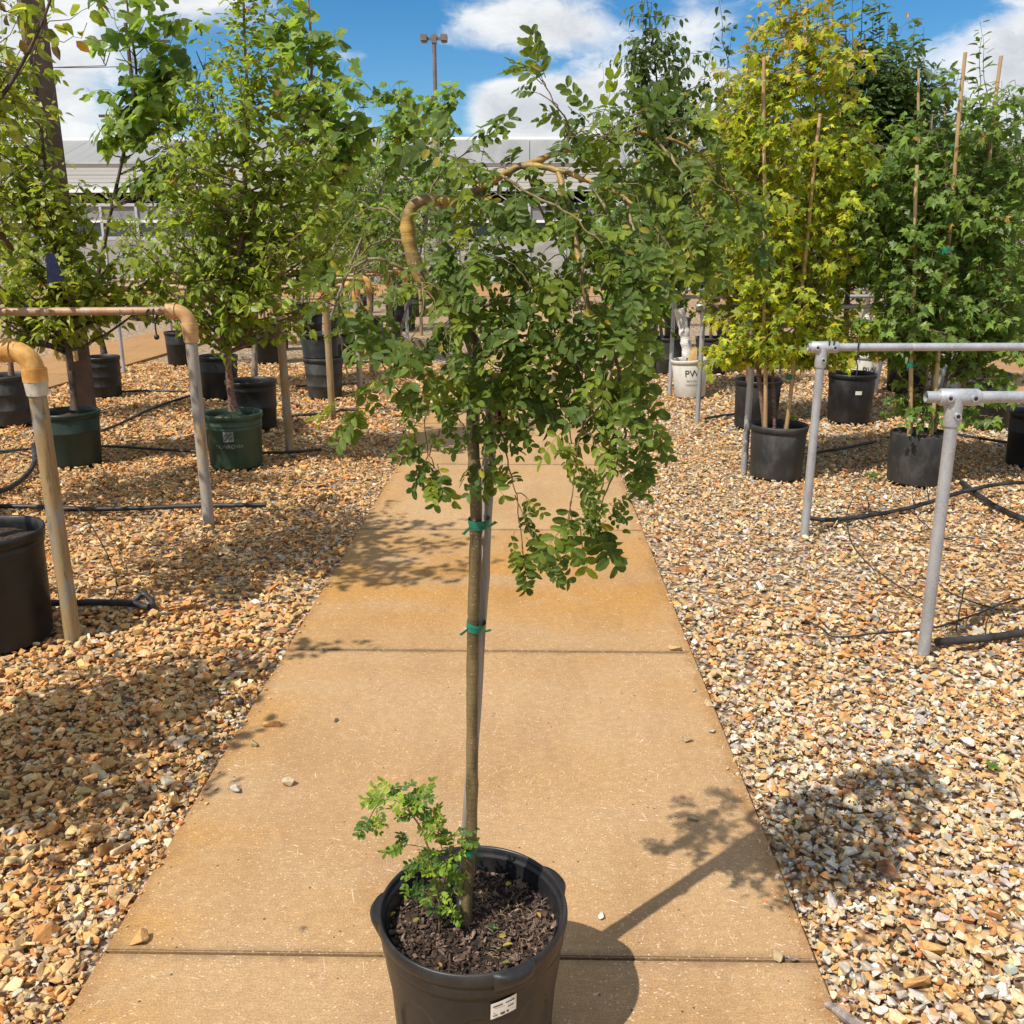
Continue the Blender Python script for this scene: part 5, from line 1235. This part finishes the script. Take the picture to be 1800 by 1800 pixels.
# stake behind the trunk, green ties, the plastic tag
s0, s1 = D(813, 1585, Y0 + .014), D(867, 655, Y0 + .040)
stk = thing('wooden_stake', s0, 'grey weathered stake tied behind the trunk of the weeping tree', 'stake')
m = MB(); n = 26; P_ = [s0.lerp(s1, k / n) + Vector((.003 * math.sin(math.pi * k / n), 0, 0)) for k in range(-2, n + 1)]
m.tube(P_, [.0105 * (1 + .05 * math.sin(k * 1.1) + (.10 if k in (9, 19) else 0)) for k in range(len(P_))], 10); m.build('cane', M['weathered'], stk, s0)
for (x, y, rx, lab, rot) in ((842, 918, .0165, 'topmost green tie holding the bare trunk to its grey stake', 0), (836, 1098, .0145, 'middle green tie on the bare trunk, with a pointed tail', .25), (825, 1490, .0135, 'lowest green tie on the bare trunk, just above the big pot rim', 0)):
    tie(D(x, y, Y0 + .008), rx, .021, .012, lab, 'green ties on the bare trunk', True, rot)
pt = thing('plant_tag', D(883, 705, Y0 + .05), 'folded clear green plastic sleeve tag hanging behind the stake', 'plant tag')
M['sleeve'] = noisy_mat('green_sleeve', (.03, .07, .045), (.16, .22, .16), 90, .2, .5, 40, (1, 1, .3)); M['pink'] = noisy_mat('pink_print', (.10, .02, .04), (.30, .05, .10), 60, .3, .3)
m = MB(); vs = []; fs = []
for j in range(9):
    for i in range(5):
        u = i / 4 - .5; z = .045 - .0115 * j; vs.append((u * (.026 - .0016 * j), .004 * math.sin(j * 1.3 + i * 1.9), z)); 
for j in range(8):
    for i in range(4): fs.append((j * 5 + i, j * 5 + i + 1, j * 5 + 6 + i, j * 5 + 5 + i))
m.add(vs, fs[:20]); m.build('sleeve', M['sleeve'], pt)
m = MB(); m.add(vs, fs[20:]); m.build('printed_strip', M['pink'], pt)

# yellow leaves fallen on the soil
for i, (x, y, c, lab) in enumerate(((898, 1551, 0, 'yellow leaflet on the bark at the back right of the big pot'), (950, 1613, 1, 'orange-yellow leaflet lying near the right rim of the big pot'), (877, 1647, 0, 'curled yellow leaflet on the bark in front of the trunk'),
                                   (902, 1659, 0, 'largest yellow leaflet on the bark, front right of the trunk'), (737, 1614, 2, 'pale green leaflet on the bark left of the shoot'), (695, 1603, 0, 'yellow-brown leaflet on the bark near the left rim'),
                                   (896, 1691, 2, 'green-yellow leaflet on the bark near the front rim'), (776, 1700, 1, 'small tan leaflet on the bark at the front left'))):
    p = PZ(x, y, SZ + .004); V, T = LT['oval']; sz = (.017, .012, .016, .019, .013, .014, .012, .012)[i]
    cc = ((.62, .52, .10), (.62, .36, .09), (.32, .36, .08))[c]
    me = np_mesh('fallen_leaf', V * sz, T, np.repeat(np.array([cc]), len(V), 0), M['leaf_thin'], False)
    o = tag(link('fallen_leaf', me, None, p), lab, 'leaf', 'leaflets fallen on the soil of the big pot'); o.rotation_euler = (rng.normal(0, .2), rng.normal(0, .2), rng.uniform(0, 6.28))
wd = thing('weed', PZ(868, 1632, SZ), 'tiny green weed sprouting in the shade right of the trunk', 'weed')
for a in (0.3, 1.6, 2.9, 4.2):
    V, T = LT['ovate']; o = link('leaf', np_mesh('leaf', V * .013, T, np.repeat(np.array([(.06, .13, .03)]), len(V), 0), M['leaf'], False), wd); o.rotation_euler = (.5, 0, a)

# ================================================================== hoses and drip tubes
def ghose(pts, r, name, lab, group=None, zoff=0.004):
    P = [PZ(p[0], p[1]) + Vector((0, 0, (p[2] if len(p) > 2 else 0) + r + zoff - .006)) for p in pts]
    o = thing(name, P[0], lab, 'hose' if r > .009 else 'drip tube', group); m = MB(); W_ = smooth_path(P, 6)
    W_ = [p + Vector((rng.normal(0, .0012), rng.normal(0, .0012), rng.normal(0, .0008))) for p in W_]
    m.tube(W_, r, 10 if r > .009 else 6); m.build('tube', M['black_rubber'], o, P[0]); return o
HG = 'black hoses on the gravel'
ghose([(-40, 893), (60, 894), (130, 898), (240, 897), (330, 893), (410, 892), (468, 891)], .014, 'irrigation_hose', 'straight black hose passing the foot of the worn grey second post', HG)
ghose([(50, 1064), (110, 1065), (180, 1064), (236, 1066), (262, 1073)], .0145, 'irrigation_hose', 'short black hose ending in a folded stub by the front left post', HG)
ghose([(236, 1064, .008), (252, 1060, .03), (266, 1064, .018), (270, 1072, .004)], .012, 'hose_end', 'folded black stub closing the hose by the front left post', HG)
ghose([(-30, 797), (40, 792), (64, 790), (180, 786), (300, 793), (360, 796)], .010, 'irrigation_hose', 'black hose running past the dark green pot', HG)
ghose([(-20, 872), (20, 860), (48, 838), (62, 812), (58, 785)], .017, 'irrigation_hose', 'thick black hose curving up at the left edge', HG)
ghose([(178, 760), (215, 745), (262, 722), (300, 708), (345, 694)], .012, 'irrigation_hose', 'black hose slanting from the dark green pot to the shaded pot', HG)
ghose([(460, 798), (505, 797), (545, 794), (565, 792)], .011, 'irrigation_hose', 'black hose stub at the foot of the third post', HG)
ghose([(495, 733), (540, 731), (590, 726), (600, 722), (630, 722)], .012, 'irrigation_hose', 'black hose with a fitting at the foot of the fourth post', HG)
ghose([(210, 690), (260, 688), (340, 690)], .010, 'irrigation_hose', 'thin black hose beside the pot near the brown post', HG)
ghose([(520, 680), (575, 678), (640, 674)], .010, 'irrigation_hose', 'thin black hose behind the stacked pots', HG)
ghose([(1408, 914, .01), (1450, 917), (1500, 913), (1560, 904), (1620, 893, .01), (1690, 876, .03), (1760, 864, .04), (1830, 861, .04)], .0125, 'irrigation_hose', 'black hose from the second right post rising to the right edge', HG)
ghose([(1690, 852), (1715, 872), (1750, 895), (1790, 914), (1840, 930)], .017, 'irrigation_hose', 'thick dark hose curving behind the nearest right post', HG)
ghose([(1645, 1134), (1690, 1131), (1740, 1126), (1790, 1119), (1850, 1112)], .0150, 'irrigation_hose', 'black hose at the foot of the nearest right post', HG)
ghose([(1420, 800), (1480, 790), (1540, 778)], .011, 'irrigation_hose', 'black hose stretching right behind the second right post', HG)
ghose([(1240, 738), (1270, 732), (1300, 729)], .011, 'irrigation_hose', 'short black hose right of the fourth right post', HG)
ghose([(1680, 765), (1740, 775), (1810, 785)], .011, 'irrigation_hose', 'black hose under the tilted pot', HG)
TGP = 'thin drip tubes on the gravel'
ghose([(125, 952, .25), (165, 975, .16), (195, 1005, .06), (206, 1030, .01), (200, 1048, 0), (190, 1058, 0)], .0032, 'drip_tube', 'thin black tube arching down from the front left post', TGP)
ghose([(-5, 955, .43), (40, 938, .44), (88, 938, .40)], .004, 'drip_tube', 'thin dark tube crossing the rim of the big pot at left', TGP)
ghose([(1415, 1096, .015), (1440, 1108, .012), (1470, 1120), (1540, 1114), (1630, 1106), (1700, 1090, .01), (1760, 1070, .02), (1820, 1058, .03)], .0040, 'drip_tube', 'thin black tube lying left and right across the nearest right post', TGP)
ghose([(1490, 928), (1488, 910, .03), (1500, 892, .06), (1515, 886, .07), (1525, 893, .04), (1527, 908)], .0028, 'drip_tube', 'small upright tube loop over the hose, left one', TGP)
ghose([(1608, 900), (1603, 880, .05), (1612, 863, .08), (1625, 866, .06), (1633, 886, .01)], .0028, 'drip_tube', 'small upright tube loop over the hose, right one', TGP)
ghose([(1488, 925), (1500, 960), (1530, 995), (1565, 1020), (1600, 1043), (1625, 1056)], .0028, 'drip_tube', 'thin tube curling forward below the loops', TGP)
ghose([(1505, 912), (1545, 935), (1590, 948), (1640, 949), (1690, 944), (1740, 950), (1758, 965)], .0026, 'drip_tube', 'thin tube sweeping behind the nearest right post', TGP)
ghose([(1608, 905), (1630, 925), (1655, 943), (1700, 958), (1760, 972), (1810, 978)], .0026, 'drip_tube', 'thin tube from the right loop to the right edge', TGP)
ghose([(1660, 1038), (1700, 1055), (1745, 1070), (1790, 1076)], .004, 'drip_tube', 'thin tube right of the nearest right post', TGP)
ghose([(1730, 1128), (1735, 1105, .05), (1760, 1088, .08), (1810, 1084, .08)], .0028, 'drip_tube', 'thin arched tube at the right edge above the hose', TGP)
ghose([(1680, 1110), (1685, 1090, .06), (1690, 1070, .10)], .003, 'drip_tube', 'short upright tube end beside the nearest right post', TGP)
ghose([(520, 740), (545, 728, .03), (570, 738)], .003, 'drip_tube', 'small tube loop beside the third post', TGP)
ghose([(430, 880), (395, 872), (350, 868)], .003, 'drip_tube', 'thin tube right of the worn grey post', TGP)

# ================================================================== loose stones, chips, weeds
LS = [(480, 1277, .024, 0, 'flat brown stone on the path, uppermost of the three at left'), (447, 1312, .020, 9, 'brown stone on the path near the left edge'), (508, 1380, .021, 3, 'pale knobbly stone on the path at left'),
      (411, 1391, .018, 6, 'grey stone on the path close to the left edge'), (590, 1268, .011, 8, 'tiny dark stone on the path'), (253, 1652, .026, 0, 'orange stone on the path above the front joint'),
      (1057, 1613, .013, 7, 'small white stone in the trunk shadow beside the big pot'), (1205, 1302, .022, 9, 'flat brown stone on the path at right'), (1191, 1143, .024, 1, 'yellow stone lying on the joint at the right path edge'),
      (1366, 1684, .018, 9, 'brown stone at the right end of the front joint'), (1220, 1216, .010, 6, 'small stone on the path near the right edge'), (1243, 1238, .018, 2, 'buff stone overhanging the right path edge'),
      (1252, 1287, .013, 6, 'grey pebble near the right path edge'), (1218, 1440, .015, 9, 'brown stone inside the leaf shadow on the path'), (420, 1230, .008, 8, 'tiny dark pebble near the left path edge'), (423, 1236, .014, 8, 'dark round stone at the left path edge')]
for i, (x, y, s_, ci, lab) in enumerate(LS[:14]):
    V, T = ST_HI[i % 14]; p = PZ(x, y); V2 = V * s_ * np.array([1.3, 1.0, .95]); V2[:, 2] -= V2[:, 2].min()
    me = np_mesh('loose_stone', V2, T, np.repeat(PAL[ci][None], len(V2), 0), M['stone'], False); o = tag(link('loose_stone', me, None, p), lab, 'stone', 'stray stones on the path'); o.rotation_euler = (0, 0, i * 1.9)
def ball(x, y, r, lab):
    p = PZ(x, y); o = thing('plastic_ball', p + Vector((0, 0, r * .7)), lab, 'ball'); bm = bmesh.new(); bmesh.ops.create_uvsphere(bm, u_segments=14, v_segments=10, radius=r)
    me = bpy.data.meshes.new('ball'); bm.to_mesh(me); bm.free(); me.materials.append(M['black_rubber']); [setattr(f, 'use_smooth', True) for f in me.polygons]; link('ball', me, o)
    q = MB(); q.tube([(0, 0, r * .9), (0, 0, r * 1.25)], r * .3, 8); q.build('neck', M['black_rubber'], o)
ball(422, 1237, .014, 'black bungee ball lying on the gravel at the left path edge')
def woodchip(x0, y0, x1, y1, r, lab, mat='weathered'):
    a, b = PZ(x0, y0), PZ(x1, y1); a.z = b.z = r * .8; o = thing('wood_stick', a, lab, 'stick'); m = MB(); n = 8
    m.tube([a.lerp(b, k / n) + Vector((0, 0, .003 * math.sin(k))) for k in range(n + 1)], [r * (.35 + .75 * math.sin(math.pi * min(1, (k + .6) / n * .9))) for k in range(n + 1)], 7, smooth=False); m.build('wood', M[mat], o, a)
woodchip(1450, 1770, 1545, 1830, .010, 'grey weathered wood splinter at the bottom right path edge')
woodchip(1484, 1270, 1527, 1284, .004, 'short dark twig on the right gravel')
woodchip(1380, 1684, 1402, 1689, .003, 'pale splinter beside the stone on the front joint')
woodchip(1540, 1545, 1580, 1520, .006, 'dark twig in the leaf shadow on the gravel', 'bark_dark')
def weed(x, y, r, n, lab, col=(.10, .22, .03)):
    p = PZ(x, y); o = thing('weed', p, lab, 'weed', None); rr = np.random.default_rng(int(x))
    q = MB(); q.tube([(0, 0, -.01), (0, 0, r * .4)], .002, 5); q.build('stem', M['young_twig'], o)
    V, T = LT['ovate']; me = np_mesh('leaf', V * r, T, np.repeat(np.array([col]), len(V), 0), M['leaf'], False)
    for k in range(n):
        l = link('leaf', me, o, (0, 0, r * rr.uniform(.1, .4))); l.rotation_euler = (rr.uniform(.2, .7), rr.normal(0, .2), 2 * math.pi * k / n + rr.uniform(-.3, .3)); l.scale = (rr.uniform(.7, 1.1),) * 3
weed(1533, 842, .06, 7, 'small bright green weed left of the dusty maple pot')
weed(1740, 1352, .03, 5, 'tiny green weed in the right gravel'); weed(1388, 742, .09, 8, 'yellow-green sprig on the rim of the yellow maple pot', (.26, .32, .04))
# dry leaves and bits on the gravel
brown = noisy_mat('dry_leaf', (.10, .045, .02), (.22, .11, .05), 60, .8); V, T = LT['ovate']; 
dl = [np_mesh('dry_leaf', V * np.array([1, 1, k]), T, np.ones((len(V), 3)), brown, False) for k in (1.5, -1, 2.5)]
for i, (x, y, s_, lab) in enumerate(((580, 862, .10, 'dark curled dry leaf on the gravel near the left path edge'), (1560, 912, .07, 'brown dry leaf below the small tube loops'), (1410, 1455, .05, 'dark scrap in the leaf shadow by the right path edge'), (1540, 1528, .06, 'rusty dry leaf in the leaf shadow on the gravel'),
                                    (290, 768, .08, 'dry leaf on the gravel below the slanting hose'), (610, 745, .06, 'red-brown dry leaf near the fourth post'), (1640, 868, .06, 'dry leaf at the foot of the dusty maple pot'), (1790, 1135, .07, 'rust red chip at the right edge beside the hose'), (1745, 880, .05, 'dry leaf beside the thick hose'), (1530, 815, .07, 'dry leaf left of the dusty maple pot'))):
    o = tag(link('dry_leaf', dl[i % 3], None, PZ(x, y) + Vector((0, 0, .018))), lab, 'leaf', 'dry leaves on the gravel'); o.scale = (s_,) * 3; o.rotation_euler = (rng.normal(0, .3), rng.normal(0, .3), rng.uniform(0, 6.28))

# ================================================================== further rows: small trees in black pots, copies
def proto(seed, leaf, size, cols, lab, h=2.3, w_=.55, n=34):
    return tree('potted_tree', lab, 'tree', 'far rows of potted trees', (0, 0, 0), [[Vector((0, 0, 0)), Vector((.02, 0, .6)), Vector((-.02, 0, 1.2)), Vector((.0, .02, h * .85))]], .02,
                [((0, 0, h * .62), (w_, w_, h * .34), n)], leaf, size, cols, 'bark_grey', seed, .06, .8, .5, 2, zmin=.45)
FAR_L = [(-2.6, 12.9), (-3.5, 12.2), (-2.5, 14.6), (-3.6, 15.2), (-4.4, 14.2), (-2.3, 17.2), (-2.5, 20.8), (-8.2, 19.5), (-9.5, 17.5)]
FAR_R = [(2.7, 12.3), (2.3, 14.4), (3.3, 15.2), (2.0, 17.4), (1.8, 20.6)]
ORD = ['nearest', 'second', 'third', 'fourth', 'fifth', 'sixth', 'seventh', 'eighth', 'farthest', 'last']
protos = [proto(71, 'ovate', .085, G_MID, 'leafy green'), proto(72, 'heart', .085, G_BRIGHT, 'bright round-leaved', 2.0, .6),
          proto(73, 'lance', .10, G_DARK, 'dark narrow-leaved', 2.6, .5), proto(74, 'ovate', .08, G_YEL, 'yellow-green', 2.1, .5)]
kinds = [p['label'] for p in protos]
fpots = None; pr = random.Random(4)
used = {}
for side, spots in (('left', FAR_L), ('right', FAR_R)):
    for i, (x, y) in enumerate(spots):
        pi = (0, 3)[i % 2] if side == 'left' else (1, 2)[i % 2]
        k = used.get(pi, 0); used[pi] = k + 1
        p = protos[pi]; o = p if k == 0 else dup(p, (0, 0, 0), '')
        o['label'] = '%s small %s tree of the far rows on the %s' % (ORD[k], kinds[pi], side)
        o.location = (x, y, .33); s_ = pr.uniform(.8, 1.1); o.scale = (s_, s_, s_); o.rotation_euler.z = pr.uniform(0, 6.28)
        lab = 'black pot of the %s small %s tree of the far rows, %s' % (ORD[k], kinds[pi], side)
        if fpots is None: fpots = pot(Vector((x, y, -.012)), .21, .42, M['pot_black'], lab, 'pots of the far rows', .86, n=20)
        else: dup(fpots, (x, y, -.012), lab, 'pots of the far rows')
for i, (px_, dx_, Yt, lab) in enumerate(((590, 0, 16.4, 'tall pale green tree seen over the stacked pots'), (695, 0, 17.6, 'tall pale green tree seen left of the bent trunk'), (640, 0, 22.0, 'broad pale tree before the greenhouse left of the path'), (775, 0, 24.0, 'pale tree before the greenhouse at the far end of the path'))):
    b0 = D(px_, 480, Yt); b0.z = .33
    dup(fpots, (b0.x, b0.y, -.012), 'black pot of the ' + lab, 'pots of the far rows')
    tree('potted_tree', lab, 'tree', 'far rows of potted trees', b0, [[b0, b0 + Vector((.03, 0, .9)), b0 + Vector((-.02, 0, 2.0)), b0 + Vector((0, 0, 2.9))]], .03,
         [env(px_, 350, 85, 90, 60, Yt), env(px_ + 15, 280, 50, 50, 16, Yt)], 'ovate', .11, [(.16, .22, .06), (.12, .18, .05), (.20, .25, .09)], 'bark_grey', 90 + i, .06, .8, .5, 3, zmin=.9)
# low shrubs on the apron in front of the greenhouse, which hide its foot
sb = tree('potted_shrub', 'low bushy shrub in the line before the greenhouse', 'shrub', 'line of shrubs before the greenhouse', (0, 0, 0), [[Vector((0, 0, 0)), Vector((.02, 0, .4)), Vector((0, 0, .9))]], .03, [((0, 0, .85), (.75, .7, .6), 40)], 'ovate', .16, G_GREEN, 'bark_grey', 81, .09, .6, .4, 2, zmin=.1)
for i in range(10):
    x = -12.8 + i * 1.55 + pr.uniform(-.3, .3); o = sb if i == 0 else dup(sb, (0, 0, 0), '')
    o['label'] = 'low bushy shrub before the greenhouse, %s from the left of its line' % ('first', 'second', 'third', 'fourth', 'fifth', 'sixth', 'seventh', 'eighth', 'ninth', 'tenth')[i]
    o.location = (x, 27.5 + pr.uniform(-1.5, 1.5), 0.02); s_ = pr.uniform(.6, 1.15); o.scale = (s_,) * 3; o.rotation_euler.z = pr.uniform(0, 6.28)

# ================================================================== gravel
scatter([(0, 1, .9, 8.0, -42, .0085, ST_LO), (0, 1, .9, 5.0, -120, .0032, ST_XLO), (-2.6, PX0, .75, 2.9, 3800, .0085, ST_XLO), (PX1, 2.8, .75, 2.9, 3800, .0085, ST_XLO), (-2.3, PX0, .85, 2.2, 2700, .0145, ST_HI), (PX1, 2.3, .85, 2.2, 2900, .0135, ST_HI),
         (-3.0, PX0, 2.2, 3.6, 2200, .0145, ST_LO), (PX1, 2.9, 2.2, 3.6, 2500, .0130, ST_LO),
         (-5.1, PX0, 3.6, 7.0, 1500, .0152, ST_XLO), (PX1, 4.9, 3.6, 7.0, 1700, .0142, ST_XLO),
         (-7.0, PX0, 7.0, 12.0, 700, .020, ST_XLO), (PX1, 6.6, 7.0, 12.0, 700, .020, ST_XLO)])
